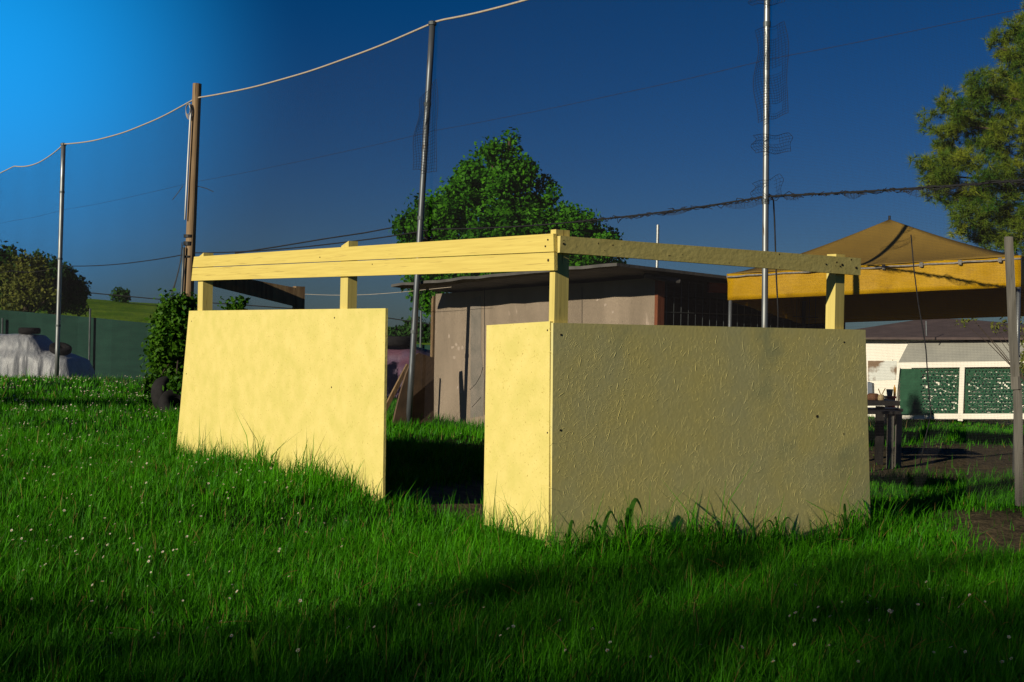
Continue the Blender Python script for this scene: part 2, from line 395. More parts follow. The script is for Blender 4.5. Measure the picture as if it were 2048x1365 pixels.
for z0, sg, r in ((3.53, .03, .0022),):
    mb.tube([NP(k, zseam(k, z0, sg)) for k in np.arange(K0, K1, .2)], r, 4, False)
mb.build('upper_seam', M_NET, NET)
mb = MB(); rr = random.Random(5)
mb.tube([NP(k, zseam(k, 2.39, .07)) for k in np.arange(K0, K1, .2)], .008, 5, False)
for k in np.arange(2.2, K1, .022):      # the tangled roll on the seam by the steel post
    d = rr.gauss(0, .012); a = rr.uniform(-.02, .02)
    mb.tube([NP(k - .03, zseam(k, 2.385, .07) + rr.gauss(0, .010)) + NN * d, NP(k + .01, zseam(k, 2.385, .07) + rr.gauss(0, .014)) + NN * -d, NP(k + .06, zseam(k, 2.385, .07) + rr.gauss(0, .010))], .0035, 3, False)
mb.build('middle_seam', M_NETD, NET)
for (ka, kb, dz) in ((kD - .45, kD - .03, .055), (kD + .12, kD + .3, .04), (4.95, 5.12, .05), (5.42, 5.9, .075), (3.2, 3.5, .03)):   # loose pockets of net under the seam
    n = 14; mb = MB()
    for i in range(n):
        k = ka + (kb - ka) * i / (n - 1); f = i / (n - 1); h = dz * math.sin(math.pi * f) ** .6 * rr.uniform(.7, 1.2)
        zz = zseam(k, 2.385, .07); mb.tube([NP(k, zz), NP(k + rr.gauss(0, .01), zz - h * .5), NP(k + rr.gauss(0, .012), zz - h)], .0014, 3, False)
    for j in range(1, 6):
        mb.tube([NP(ka + (kb - ka) * i / 10, zseam(ka, 2.385, .07) - dz * j / 5 * math.sin(math.pi * i / 10) ** .6) for i in range(11)], .0013, 3, False)
    mb.build('loose_pocket', M_NETD, NET)
mb = MB(); mb.tube([NP(k, 1.70 + .05 * math.sin(k)) for k in np.arange(-2.7, .5, .3)], .003, 4, False); mb.build('lower_string', M_ROPE, NET)

# steel net posts
def net_post(px0, py0, px1, py1, D, r, m, label, top=None):
    a = P(px1, py1, D); a.z = min(a.z, G(a.x, a.y)) - .05; b = P(px0, py0, D)
    t = thing('net_post', (a.x, a.y, a.z + .05), label, 'post', 'slim metal posts that carry the net')
    n = 7; pts = [a.lerp(b, i / n) for i in range(n + 1)]
    mb = MB(); mb.tube(pts, r, 14); mb.build('shaft', m, t, smooth=True)
    for f in (.52, .24, .8):
        c = a.lerp(b, f); d = (b - a).normalized(); mb = MB(); mb.tube([c - d * .02, c + d * .02], r * 1.18, 14); mb.build('joint_collar', M_DSTEEL, t)
    mb = MB(); d = (b - a).normalized(); mb.tube([b - d * .02, b + d * .015, b + d * .03], [r * 1.35, r * 1.35, r * .6], 14); mb.build('cap', M_DSTEEL, t)
    return t, a, b
net_post(127, 289, 113, 758, 15.4 - kA, .045, M_STEEL, 'slim bright metal post in the grass beside the silver covered car')
net_post(865, 47, 817, 836, 15.4, .036, mat('dull_grey_steel', (0.15, 0.16, 0.17), (0.10, 0.11, 0.12), scale=5, rough=0.45, metal=0.6, stretch=(4, 4, .8), spots=(6, .66, .05, (.10, .08, .06))), 'dark grey metal post leaning right in front of the shed')
dD = 15.4 - kD
tD, aD, bD = net_post(1536, -205, 1526.5, 1050, dD, .026, M_STEEL, 'tall metal post with net scraps tied on, between shed and yellow canopy')
def scrap(quad, D, cell, th, label, t_parent, holes=()):
    """a torn scrap of net tied to a post: real threads"""
    q = [P(x, y, D) for x, y in quad]; mb = MB(); r2 = random.Random(int(quad[0][1]) + 9)
    w = (q[1] - q[0]).length; h = (q[3] - q[0]).length; nu = max(3, int(w / cell)); nv = max(3, int(h / cell))
    def pt(u, v):
        p = q[0].lerp(q[1], u).lerp(q[3].lerp(q[2], u), v)
        return p + nR * .02 * math.sin(5 * u + 7 * v) + Vector((.012 * math.sin(9 * v), 0, .01 * math.sin(8 * u)))
    def inh(u, v): return any(a < u < b and c < v < d for a, b, c, d in holes)
    for rows, sw in ((nu, 0), (nv, 1)):
        for i in range(rows + 1):
            run = []
            for j in range(25):
                u, v = (i / rows, j / 24) if sw == 0 else (j / 24, i / rows)
                if inh(u, v):
                    if len(run) > 1: mb.tube(run, th, 3, False)
                    run = []
                else: run.append(pt(u, v))
            if len(run) > 1: mb.tube(run, th, 3, False)
    edge = [pt(i / 20, 0) for i in range(21)] + [pt(1, i / 20) for i in range(1, 21)] + [pt(1 - i / 20, 1) for i in range(1, 21)] + [pt(0, 1 - i / 20) for i in range(1, 20)]
    mb.tube(edge, th * 1.6, 3, False)
    return mb.build('net_scrap', M_NETD, t_parent)
scrap([(1510, 62), (1572, 45), (1577, 228), (1513, 246)], dD - .05, .021, .0014, '', tD, [(.35, .75, .03, .12), (.4, .8, .84, .93), (.4, .8, .46, .52)])
scrap([(1506, 272), (1581, 268), (1582, 305), (1508, 307)], dD - .05, .021, .0014, '', tD, [(.4, .7, .2, .5)])
scrap([(1504, -6), (1566, -30), (1570, 6), (1500, 12)], dD - .05, .021, .0014, '', tD)
scrap([(1504, 368), (1563, 350), (1563, 396), (1508, 402)], dD - .05, .022, .0012, '', tD, [(.45, .75, .1, .95)])
tC = [o for o in COL.objects if o.get('label', '').startswith('dark grey metal post')][0]
scrap([(838, 200), (874, 160), (873, 345), (824, 340)], 15.3, .028, .0018, '', tC)

# round wooden pole
Dw = 15.4 - kB
base = PG(371, Dw)
WP = thing('wooden_pole', base, 'thick round wooden pole with a white pipe up its side', 'pole')
a = P(371, 660, Dw); a.z = base.z - .1; b = P(394.5, 168, Dw)
n = 10; mb = MB(); mb.tube([a.lerp(b, i / n) for i in range(n + 1)], [.088 - .018 * i / n for i in range(n + 1)], 18); mb.build('trunk', M_TIMBER, WP, smooth=False)
mb = MB(); mb.tube([P(x, y, Dw - .1) for x, y in ((370, 440), (373, 380), (376.5, 310), (380.5, 240), (382, 220), (379, 208))], .014, 8); mb.build('conduit', M_WHITE, WP, smooth=True)
mb = MB(); mb.tube([P(x, y, Dw - .1) for x, y in ((364, 700), (363, 600), (365, 560), (368, 495))], .022, 8); mb.build('lower_conduit', M_DSTEEL, WP, smooth=True)
mb = MB()
for j in range(5):
    c = P(376 + j * .5, 219 + j, Dw - .12); rw, rh = .035 + .006 * j, .085 + .01 * j
    mb.tube([c + Vector((rw * math.cos(w) , .01 * j, rh * math.sin(w))) for w in np.linspace(0, 2 * math.pi, 22)], .005, 5)
mb.build('rope_coil', M_ROPE, WP)
for y0, y1 in ((470, 476), (512, 516), (484, 492)):
    c0, c1 = P(393.5 - (y0 - 168) * .0478, y0, Dw), P(393.5 - (y1 - 168) * .0478, y1, Dw); mb = MB(); mb.tube([c0, c1], .092, 16); mb.build('strap', M_DARK, WP)
mb = MB()
mb.tube([P(345, 400, Dw), P(356, 386, Dw), P(366, 372, Dw)], .006, 5); mb.build('step_iron', M_DSTEEL, WP); mb = MB(); mb.tube([P(396, 373, Dw), P(412, 377, Dw), P(427, 384, Dw)], .006, 5)
mb.build('step_iron', M_DSTEEL, WP)
mb = MB(); mb.tube([P(x, y, Dw - .12) for x, y in ((364, 485), (362, 520), (352, 560), (338, 602), (330, 650))], .008, 5); mb.tube([P(x, y, Dw - .12) for x, y in ((365, 490), (358, 540), (345, 590), (336, 640))], .006, 5); mb.build('stay_wire', M_DARK, WP)

mb = MB(); pts = [P(x, y, 15.2) for x, y in ((884, 42), (880, 130), (873, 250), (866, 360), (861, 460), (857, 560), (853, 660), (848, 740), (840, 800), (831, 836), (826, 850))]; pts[-1].z = G(pts[-1].x, pts[-1].y)
tag(mb.build('hanging_rope', M_ROPE, None, pts[-1], smooth=True), 'thin pale rope hanging from the net top beside the leaning post', 'rope')
o = COL.objects[-1]
mb = MB(); pts = [P(x, y, dD + .05) for x, y in ((1532, 386), (1541, 391), (1547, 402), (1549, 440), (1551, 500), (1553, 560), (1556, 620), (1556, 700))]; mb.tube(pts, .0065, 6)
tag(mb.build('hanging_cable', M_DARK, None, pts[-1], smooth=True), 'short black cable hanging down the back of the tall metal post', 'cable')
mb = MB(); pts = [P(x, y, 60) for x, y in ((470, 507), (560, 493), (650, 478), (730, 466), (830, 447), (960, 424))]; mb.tube(pts, .03, 5)
tag(mb.build('overhead_cable', M_DARK, None, pts[0]), 'dark overhead cable running behind the leafy tree above the shelter', 'cable')
mb = MB(); pts = [P(x, y, 75) for x, y in ((-60, 563), (90, 577), (200, 588), (330, 600), (480, 610), (620, 620), (740, 631), (900, 655))]; mb.tube(pts, .03, 5)
tag(mb.build('overhead_cable', M_DARK, None, pts[0]), 'thin dark wire crossing low above the grassy hill', 'cable')
mb = MB(); pts = [P(1852 + 4 * math.sin(i * .7) + i * .0, 600, 13) for i in range(1)]
mb = MB(); pts = [P(x, y, 10.2) for x, y in ((1822, 470), (1828, 540), (1837, 610), (1846, 660), (1852, 700), (1856, 760), (1862, 830), (1850, 880), (1840, 930))]; mb.tube(pts, .005, 5)
tag(mb.build('slack_wire', M_DARK, None, pts[-1], smooth=True), 'slack dark wire hanging in front of the white building', 'wire')

# ---------------------------------------------------------------- shed
HL = Vector((-0.96, 16.6, 0)); HC = Vector((1.42, 13.3, 0)); hd = (HC - HL).normalized(); hn = Vector((hd.y, -hd.x, 0)); hs = -hn
M_SHED = mat('taupe_render', (0.25, 0.195, 0.14), (0.36, 0.280, 0.205), scale=2.4, detail=9, stretch=(1, 1, .35), rough=0.9, bump=.5, bscale=25, spots=(7, .66, .05, (.46, .36, .28)), dist=.006)
M_PATCH = mat('grey_patch', (0.20, 0.18, 0.15), (0.27, 0.23, 0.19), scale=6, rough=.9, bump=.6, bscale=30)
M_ROOF = mat('grey_roof_felt', (0.06, 0.056, 0.052), (0.10, 0.093, 0.085), scale=5, rough=.85, bump=.5)
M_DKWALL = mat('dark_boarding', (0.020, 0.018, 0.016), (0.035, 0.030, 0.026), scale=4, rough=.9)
M_REDWD = mat('red_brown_wood', (0.16, 0.045, 0.02), (0.22, 0.07, 0.03), scale=3, rough=.7, stretch=(8, 8, 1))
M_RED = mat('crimson_board', (0.10, 0.008, 0.012), (0.07, 0.006, 0.008), scale=3, rough=.6)
SHED = thing('shed', (HL.x, HL.y, G(HL.x, HL.y)), 'low taupe shed with overhanging grey roof and dark wire mesh side', 'shed')
gzH = -.05
def wpt(px, py, lift=.0): return PP(px, py, HL + hn * lift, hn)
mb = MB(); mb.prism([V2(HL, gzH), V2(HC, gzH), V2(HC, 1.79), V2(HL, 1.675)], hs * .12)
rq = random.Random(2)
for (x, y) in ((905, 695), (912, 690), (918, 698), (925, 696), (908, 715), (1210, 610), (1225, 625), (915, 775), (922, 785), (952, 760), (1195, 600), (898, 672)):
    pts = [wpt(x + 3.2 * math.cos(w) * rq.uniform(.4, 1.2), y + 4.2 * math.sin(w) * rq.uniform(.4, 1.2), .002) for w in np.linspace(0, 2 * math.pi, 8)[:-1]]
    mb.add(pts, [tuple(range(7))], 1)
mb.build('front_wall', [M_SHED, mat('bare_plaster', (.48, .38, .30), rough=.9)], SHED)
mb = MB(); plank(mb, [(941, 598), (962, 592), (962, 700), (968, 760), (966, 832), (941, 836)], HL, hn, .004, .0035); mb.build('render_patch', M_PATCH, SHED)
for x0 in (969, 1164):
    mb = MB(); plank(mb, [(x0 - .5, 575), (x0 + .5, 575), (x0 + .5, 830), (x0 - .5, 830)], HL, hn, .003, .002); mb.build('joint_strip', M_DKWALL, SHED)
mb = MB(); mb.tube([wpt(x, y, .004) for x, y in ((940, 780), (952, 768), (961, 752), (966, 735))], .004, 4); mb.tube([wpt(x, y, .004) for x, y in ((944, 815), (953, 805), (962, 795))], .004, 4)
mb.build('crack', M_DKWALL, SHED)
mb = MB(); mb.box(V2(HL - hd * .05 + hn * .02, gzH), V2(hd * .03), V2(hs * .1), (0, 0, 1.65 - gzH)); mb.box(V2(HL - hd * .10 + hn * .0, gzH), V2(hd * .03), V2(hs * .1), (0, 0, 1.62 - gzH)); mb.build('edge_board', M_RAWW, SHED)
mb = MB(); mb.box(V2(HC + hn * .01, gzH), V2(hd * .045), V2(hs * .09), (0, 0, 1.78 - gzH)); mb.build('corner_trim', M_REDWD, SHED)
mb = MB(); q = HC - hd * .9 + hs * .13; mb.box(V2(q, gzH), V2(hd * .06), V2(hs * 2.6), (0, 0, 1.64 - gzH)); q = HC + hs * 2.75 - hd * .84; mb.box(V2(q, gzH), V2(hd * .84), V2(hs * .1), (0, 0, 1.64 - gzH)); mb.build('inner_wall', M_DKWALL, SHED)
q = HL + hs * 3.0; mb = MB(); mb.box(V2(q, gzH - .3), V2(hd * 3.1), V2(hs * .12), (0, 0, 1.52 - gzH + .3)); mb.build('rear_wall', M_SHED, SHED)
mb = MB(); mb.box(V2(HL + hs * .125, gzH - .3), V2(hd * .1), V2(hs * 2.86), (0, 0, 1.52 - gzH + .3)); mb.build('side_wall', M_SHED, SHED)
mb = MB()
for i in range(24):
    p = HC + hs * (.13 + .1 * i) + hd * .02; mb.tube([V2(p, gzH), V2(p, 1.78 - .005 * i)], .0035, 4)
for z in (.5, .85, 1.2, 1.45):
    mb.tube([V2(HC + hs * .1 + hd * .024, z), V2(HC + hs * 2.7 + hd * .024, z)], .004, 4)
mb.build('mesh_screen', M_DSTEEL, SHED)
A_ = HL + hd * .18 + hn * .75; B_ = HC + hd * .28 + hn * .75; Lr = 3.95
mb = MB(); nseg = 16; top = []; bot = []
fr = [A_.lerp(B_, i / nseg) for i in range(nseg + 1)]; rw = random.Random(8)
za = [1.735 + (1.87 - 1.735) * i / nseg + rw.uniform(-.008, .008) for i in range(nseg + 1)]
vs = []
for i, p in enumerate(fr):
    vs += [V2(p, za[i] + .03), V2(p, za[i]), V2(p + hs * Lr, za[i] - .17), V2(p + hs * Lr, za[i] - .14)]
fs = []
for i in range(nseg):
    a, b = 4 * i, 4 * i + 4
    fs += [(a, a + 1, b + 1, b), (a + 1, a + 2, b + 2, b + 1), (a + 2, a + 3, b + 3, b + 2), (a + 3, a, b, b + 3)]
fs += [(3, 2, 1, 0), (4 * nseg, 4 * nseg + 1, 4 * nseg + 2, 4 * nseg + 3)]
mb.add(vs, fs); mb.build('roof', M_ROOF, SHED)
mb = MB(); p = HC + hd * .16 + hs * .55; mb.box(V2(p, 1.66), V2(hd * .03), V2(hs * 1.5), (0, 0, .10)); mb.build('red_board', M_RED, SHED)
mb = MB(); p = HC + hd * .1 + hs * .06; mb.tube([V2(p - hs * .3, 1.80), V2(p + hd * .12 + hs * .05, 1.755)], .03, 10); mb.build('beam_end', M_ROOF, SHED)
p = P(1315, 485, 14.4); mb = MB(); mb.tube([V2(p, 1.72), V2(p, P(1315, 450, 14.4).z)], .016, 8)
o = mb.build('roof_rod', M_STEEL, SHED)

M_PLY = mat('old_plywood', (0.075, 0.048, 0.030), (0.12, 0.075, 0.045), scale=5, rough=.85, bump=.6)
pp = P(845, 800, 15.55)
mb = MB(); mb.prism([PP(x, y, pp, Vector((.6, -.78, .18)).normalized()) for x, y in ((826, 714), (838, 706), (855, 712), (868, 716), (868, 850), (786, 850), (792, 822), (800, 790), (812, 750))], -Vector((.6, -.78, .18)).normalized() * .03)
tag(mb.build('plywood_sheet', M_PLY, None, (pp.x, pp.y, .1)), 'ragged brown plywood sheet leaning at the left corner of the shed', 'board')
mb = MB(); a, b = P(768, 812, 15.9), P(812, 728, 16.1); a.z -= .0; d = (b - a).normalized(); mb.box(a - d * .35, d * ((b - a).length + .35), nR * .03, d.cross(nR).normalized() * .05)
tag(mb.build('timber_batten', M_RAWW, None, (a.x, a.y, .12)), 'sunlit timber batten leaning on the plywood sheet', 'timber')

# ---------------------------------------------------------------- yellow canopy tent
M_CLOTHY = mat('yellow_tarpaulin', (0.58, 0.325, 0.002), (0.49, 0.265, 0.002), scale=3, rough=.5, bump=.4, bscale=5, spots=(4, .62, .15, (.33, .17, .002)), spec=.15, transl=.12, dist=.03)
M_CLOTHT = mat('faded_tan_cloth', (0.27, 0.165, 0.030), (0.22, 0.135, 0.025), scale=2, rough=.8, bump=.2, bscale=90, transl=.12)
FLt = P(1455, 548, 12.8); FLb = P(1456, 601, 12.8); FRt = P(2042, 511, 11.45); FRb = P(2042, 574, 11.45)
ed = (FRt - FLt); ed.z = 0; ed.normalize(); en = Vector((-ed.y, ed.x, 0)); dep = en * 2.25 - Z * .19
BLt, BLb, BRt, BRb = FLt + en * 2.25, FLb + dep, FRt + en * 2.25, FRb + dep
peak = P(1779, 439, (FLt.y + FRt.y + BLt.y + BRt.y) / 4)
TENT = thing('canopy_tent', PG(1459, 12.8), 'pop-up tent with tan peaked top and yellow valance', 'tent')
mb = MB(); cs = [FLt, FRt, BRt, BLt]; nr, ncl = 12, 16
for s in range(4):
    a, b = cs[s], cs[(s + 1) % 4]; vs = []; fs = []
    for i in range(nr + 1):
        t_ = i / nr
        for j in range(ncl + 1):
            e = a.lerp(b, j / ncl); w = math.sin(math.pi * j / ncl)
            p = e.lerp(peak, t_); p.z = e.z + (peak.z - e.z) * (t_ ** 1.22) - .05 * w * math.sin(math.pi * t_); vs.append(p)
    for i in range(nr):
        for j in range(ncl):
            k = i * (ncl + 1) + j; fs.append((k, k + 1, k + ncl + 2, k + ncl + 1))
    mb.add(vs, fs)
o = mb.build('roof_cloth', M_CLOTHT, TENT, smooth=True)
so = o.modifiers.new('solid', 'SOLIDIFY'); so.thickness = .004
def valance(a, b, c, d, k):
    mb = MB(); n = 36; m = 6; vs = []; fs = []; nrm = (b - a).cross(d - a).normalized()
    for i in range(n + 1):
        for j in range(m + 1):
            u, v = i / n, j / m; p = a.lerp(b, u).lerp(d.lerp(c, u), v)
            p = p + nrm * (.012 * math.sin(u * 23 + k) * v + .006 * math.sin(u * 61 + 5 * v)) + Z * (-.012 * abs(math.sin(u * math.pi * 4)) * (1 - v)); vs.append(p)
    for i in range(n):
        for j in range(m):
            q = i * (m + 1) + j; fs.append((q, q + m + 1, q + m + 2, q + 1))
    mb.add(vs, fs); o = mb.build('valance', M_CLOTHY, TENT, smooth=True); so = o.modifiers.new('solid', 'SOLIDIFY'); so.thickness = .003
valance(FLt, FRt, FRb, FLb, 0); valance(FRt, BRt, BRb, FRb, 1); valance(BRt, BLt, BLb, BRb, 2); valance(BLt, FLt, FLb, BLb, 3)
for c in (FLb, FRb, BRb, BLb):
    p = c + (peak - c) * .015; p.z = 0; g = G(p.x, p.y); mb = MB(); mb.tube([V2(p, g - .02), V2(p, c.z + .25)], .019, 10); mb.build('leg', M_STEEL, TENT, smooth=True)
mb = MB(); mb.tube([FLt.lerp(FRt, i / 24) - en * (.02 + .006 * math.sin(i)) - Z * (.03 + .004 * math.sin(i * 2.1)) for i in range(25)], .008, 6)
for i in (9, 13, 16, 19, 22):
    p = FLt.lerp(FRt, i / 24 + .02) - en * .025 - Z * .03; mb.box(p - Vector((.012, .012, .02)), (.024, 0, 0), (0, .024, 0), (0, 0, .04))
mb.build('edge_cord', mat('grey_cord', (.34, .31, .27), (.22, .2, .17), scale=40, rough=.8), TENT)
mb = MB(); mb.tube([peak - Z * .01, peak + Z * .035], .012, 8); mb.build('peak_cap', M_DARK, TENT)

# ---------------------------------------------------------------- weathered post at the right
fp = PG(2036, 9.15)
mb = MB()
pts = [P(x, y, 9.15) for x, y in ((2017, 474), (2021, 560), (2026, 680), (2031, 762), (2033, 770), (2035, 860), (2037, 1012))]
for i in range(len(pts) - 1):
    a, b = pts[i], pts[i + 1]; w = .023; h = .022
    if i == 3: continue
    sh = Vector((.006, 0, 0)) if i > 3 else Vector((0, 0, 0))
    mb.add([a + sh + Vector((-w, -h, 0)), a + sh + Vector((w, -h, 0)), a + sh + Vector((w, h, 0)), a + sh + Vector((-w, h, 0)), b + sh + Vector((-w, -h, 0)), b + sh + Vector((w, -h, 0)), b + sh + Vector((w, h, 0)), b + sh + Vector((-w, h, 0))],
           [(0, 1, 2, 3), (7, 6, 5, 4), (0, 4, 5, 1), (1, 5, 6, 2), (2, 6, 7, 3), (3, 7, 4, 0)])
mb2 = MB(); mb2.tube([pts[3] - Z * -.03, pts[4] - Z * .03], .036, 8)
FPO = thing('fence_post', fp, 'weathered grey timber post on the grass before the yellow tent corner', 'post')
M_GREYW = mat('grey_weathered_wood', (0.17, 0.155, 0.13), (0.11, 0.10, 0.082), scale=3, rough=.9, bump=.7, bscale=8, stretch=(12, 12, 1), spots=(4, .64, .05, (.09, .08, .06)))
mb.build('shaft', M_GREYW, FPO); mb2.build('splice', M_GREYW, FPO)

# ---------------------------------------------------------------- white building
M_WALL = mat('cream_white_paint', (0.80, 0.74, 0.62), (0.86, 0.80, 0.68), scale=.8, rough=.8, spots=(9, .72, .03, (.35, .27, .18)))
M_RTILE = mat('brown_roof_sheet', (0.075, 0.052, 0.048), (0.10, 0.07, 0.064), scale=3, rough=.85)
M_AWN = mat('grey_awning_sheet', (0.40, 0.385, 0.32), (0.34, 0.33, 0.28), scale=2, rough=.8, transl=.1)
M_GNET = mat('green_camouflage_net', (0.014, 0.062, 0.030), (0.022, 0.085, 0.042), scale=8, rough=.85)
M_MURAL = mat('peeling_paint', (0.20, 0.13, 0.08), (0.62, 0.62, 0.56), scale=2.2, rough=.9, lo=.45, hi=.55)
WB = thing('white_building', PG(1900, 36), 'low white building with dark roof behind the yellow tent', 'building')
wl, wr = P(1640, 681, 38), P(2260, 660, 32.5); wl.z = 1.28; wr.z = 1.42
wd = (wr - wl); wd.z = 0; wlen = wd.length; wd.normalize(); wnrm = Vector((wd.y, -wd.x, 0)); wz0 = -1.4
def bp_(px, py, lift=0.0): return PP(px, py, Vector((wl.x, wl.y, 0)) + wnrm * lift, wnrm)
mb = MB(); mb.add([V2(wl, wz0), V2(wr, wz0), wr, wl] + [p - wnrm * 6 for p in (V2(wl, wz0), V2(wr, wz0), wr, wl)],
                  [(0, 1, 2, 3), (7, 6, 5, 4), (0, 4, 5, 1), (1, 5, 6, 2), (2, 6, 7, 3), (3, 7, 4, 0)]); mb.build('wall', M_WALL, WB)
e0, e1 = wl - wd * .3 + wnrm * .35, wr + wd * .3 + wnrm * .35; e2, e3 = e1 - wnrm * 6.7, e0 - wnrm * 6.7
pk = P(1852, 637, 38.5); pk2 = pk + wd * 1.2
mb = MB(); lowr = [p - Z * .06 for p in (e0, e1, e2, e3)]; upr = [p.copy() for p in (e0, e1, e2, e3)]
mb.add(lowr + upr + [pk, pk2 - Z * .02], [(3, 2, 1, 0), (0, 1, 5, 4), (1, 2, 6, 5), (2, 3, 7, 6), (3, 0, 4, 7), (4, 5, 9, 8), (5, 6, 9), (6, 7, 8, 9), (7, 4, 8)]); mb.build('roof', M_RTILE, WB)
mb = MB(); mb.tube([P(1853, 672, 35), P(1852, 642, 35)], .02, 6); mb.build('flue_pipe', M_STEEL, WB)
mb = MB(); plank(mb, [(1736, 722), (1794, 722), (1792, 760), (1736, 762)], Vector((wl.x, wl.y, 0)), wnrm, .02, .012); mb.build('faded_mural', M_MURAL, WB)
mb = MB(); plank(mb, [(1735, 764), (1744, 767), (1745, 790), (1735, 790)], Vector((wl.x, wl.y, 0)), wnrm, .12, .12); mb.build('wall_box', mat('blue_grey_box', (.12, .14, .17), rough=.6), WB)
aw = .75
t0, t1 = bp_(1818, 685), bp_(2150, 676); b0, b1 = bp_(1797, 726, aw), bp_(2150, 722, aw)
mb = MB(); mb.prism([t0, t1, b1, b0], Vector((0, 0, .015))); mb.build('awning', M_AWN, WB)
mb = MB()
def strut(x0, y0, x1, y1, w=.07):
    a, b = bp_(x0, y0, aw - .03), bp_(x1, y1, aw - .03); d = (b - a).normalized(); s_ = d.cross(wnrm).normalized(); mb.box(a - s_ * w / 2, s_ * w, wnrm * .05, b - a)
strut(1797, 731, 2150, 727, .14); strut(1799, 733, 1787, 842, .08); strut(1926, 735, 1922, 842, .13); strut(2062, 735, 2062, 842, .13)
strut(1870, 833, 2062, 833, .14)
mb.build('white_frame', M_WALL, WB)
def camo(x0, x1, y0, y1, hx0, hx1, seed):
    mb = MB(); r = random.Random(seed); nu = int((x1 - x0) / 3.4); nv = int((y1 - y0) / 3.3)
    for i in range(nu):
        for j in range(nv):
            xa = x0 + (x1 - x0) * i / nu; ya = y0 + (y1 - y0) * j / nv; hole = hx0 < xa < hx1 and y0 + 3 < ya < y1 - 4
            if hole and j % 2 == 1 and (i + j // 2) % 2 == 0 and r.random() < .86: continue
            if hole and r.random() < .07: continue
            jx, jy = (r.uniform(-.6, .6), r.uniform(-.7, .7)) if hole else (0, 0); sx, sy = (x1 - x0) / nu * 1.02, (y1 - y0) / nv * 1.02
            mb.add([bp_(xa + jx, ya + jy, aw - .06 + .002 * ((i + j) % 2)), bp_(xa + sx + jx, ya + jy, aw - .06 + .002 * ((i + j) % 2)), bp_(xa + sx, ya + sy, aw - .06 + .002 * ((i + j) % 2)), bp_(xa, ya + sy, aw - .06 + .002 * ((i + j) % 2))], [(0, 1, 2, 3)])
    return mb.build('netting_screen', M_GNET, WB)
camo(1800, 1920, 738, 829, 1838, 1918, 1); camo(1930, 2056, 738, 829, 1931, 2056, 2)
mb = MB(); plank(mb, [(1800, 740), (2060, 738), (2060, 838), (1792, 838)], Vector((wl.x, wl.y, 0)), wnrm, .02, aw - .16); mb.build('backing_sheet', M_WALL, WB)

# things standing along the building and the black table
TD = 13.0
M_BLK = mat('black_stained_wood', (0.016, 0.014, 0.013), (0.026, 0.022, 0.02), scale=6, rough=.6, stretch=(6, 1, 1))
TB = thing('picnic_table', PG(1770, TD), 'black wooden picnic table right of the olive panel', 'table')
def tb(x0, y0, x1, y1, D0, dp, name, m=M_BLK):
    a, b, c = P(x0, y1, D0), P(x1, y1, D0), P(x0, y0, D0); mb = MB(); mb.box(a, b - a, (0, dp, 0), (0, 0, c.z - a.z)); return mb.build(name, m, TB)
tb(1640, 803, 1800, 812, TD, .75, 'tabletop'); tb(1650, 823, 1803, 829, TD - .42, .26, 'bench'); tb(1650, 818, 1806, 824, TD + 1.0, .26, 'bench')
for (x0, x1, D0) in ((1752, 1767, TD + .1), (1776, 1787, TD - .38), (1792, 1803, TD - .2), (1660, 1674, TD + .1)):
    a, b = P(x0, 900, D0), P(x1, 900, D0); g = G(a.x, a.y) - .02; z1 = P(x0, 813 if D0 > TD else 829, D0).z; mb = MB(); mb.box(V2(a, g), V2(b - a), (0, .05, 0), (0, 0, z1 - g)); mb.build('leg', M_BLK if D0 > TD else M_GREYW, TB)
ztab = P(1700, 803, TD).z
def small(name, mbx, m, p, label, cat): return tag(mbx.build(name, m, None, p), label, cat)
p = P(1746, 805, TD + .3); p.z = ztab
mb = MB(); mb.tube([p + Z * .002, p + Z * .02, p + Z * .055, p + Z * .07], [.05, .062, .06, .04], 14)
small('clay_bowl', mb, mat('terracotta', (.16, .075, .035), (.10, .04, .02), scale=20, rough=.8), p, 'brown clay bowl at the end of the black table', 'bowl')
p = P(1762, 803, TD + .25); p.z = ztab
mb = MB(); mb.tube([p + Z * .002, p + Z * .03, p + Z * .06], [.03, .034, .026], 12); mb.tube([p + Z * .05, p + Vector((-.03, 0, .12))], .005, 6); mb.tube([p + Z * .05, p + Vector((.04, 0, .125))], .005, 6)
small('jar_of_sticks', mb, mat('pale_wood', (.40, .30, .16), (.28, .2, .1), scale=20, rough=.8), p, 'small pale jar with two forked sticks on the black table', 'jar')
pr = PG(1782, 33.5); a0 = P(1782, 840, 33.5); a0.z = pr.z
mb = MB(); zz = P(1782, 797, 33.5).z; mb.box(a0 + Vector((-.10, 0, 0)), (.20, 0, 0), (0, .25, 0), (0, 0, zz - a0.z)); mb.box(a0 + Vector((-.12, -.02, zz - a0.z)), (.24, 0, 0), (0, .29, 0), (0, 0, .05))
small('red_bin', mb, mat('red_plastic', (.50, .035, .02), (.42, .03, .02), scale=4, rough=.5), a0, 'red upright bin by the white building wall', 'bin')
q = Vector((a0.x - .02, a0.y + .1, zz + .052)); mb = MB(); mb.tube([q + Z * .0, q + Z * .16, q + Z * .17], [.065, .085, .09], 14)
small('grey_bucket', mb, mat('slate_plastic', (.07, .10, .12), rough=.5), q, 'slate grey bucket standing on the red bin', 'bucket')
q = Vector((a0.x + .095, a0.y + .08, zz + .052)); mb = MB(); mb.box(q + Vector((-.02, -.02, 0)), (.05, 0, 0), (0, .05, 0), (0, 0, .22)); mb.tube([q + Z * .22, q + Z * .28], [.018, .012], 8)
small('orange_bottle', mb, mat('orange_plastic', (.55, .25, .02), rough=.5), q, 'orange bottle beside the grey bucket', 'bottle')

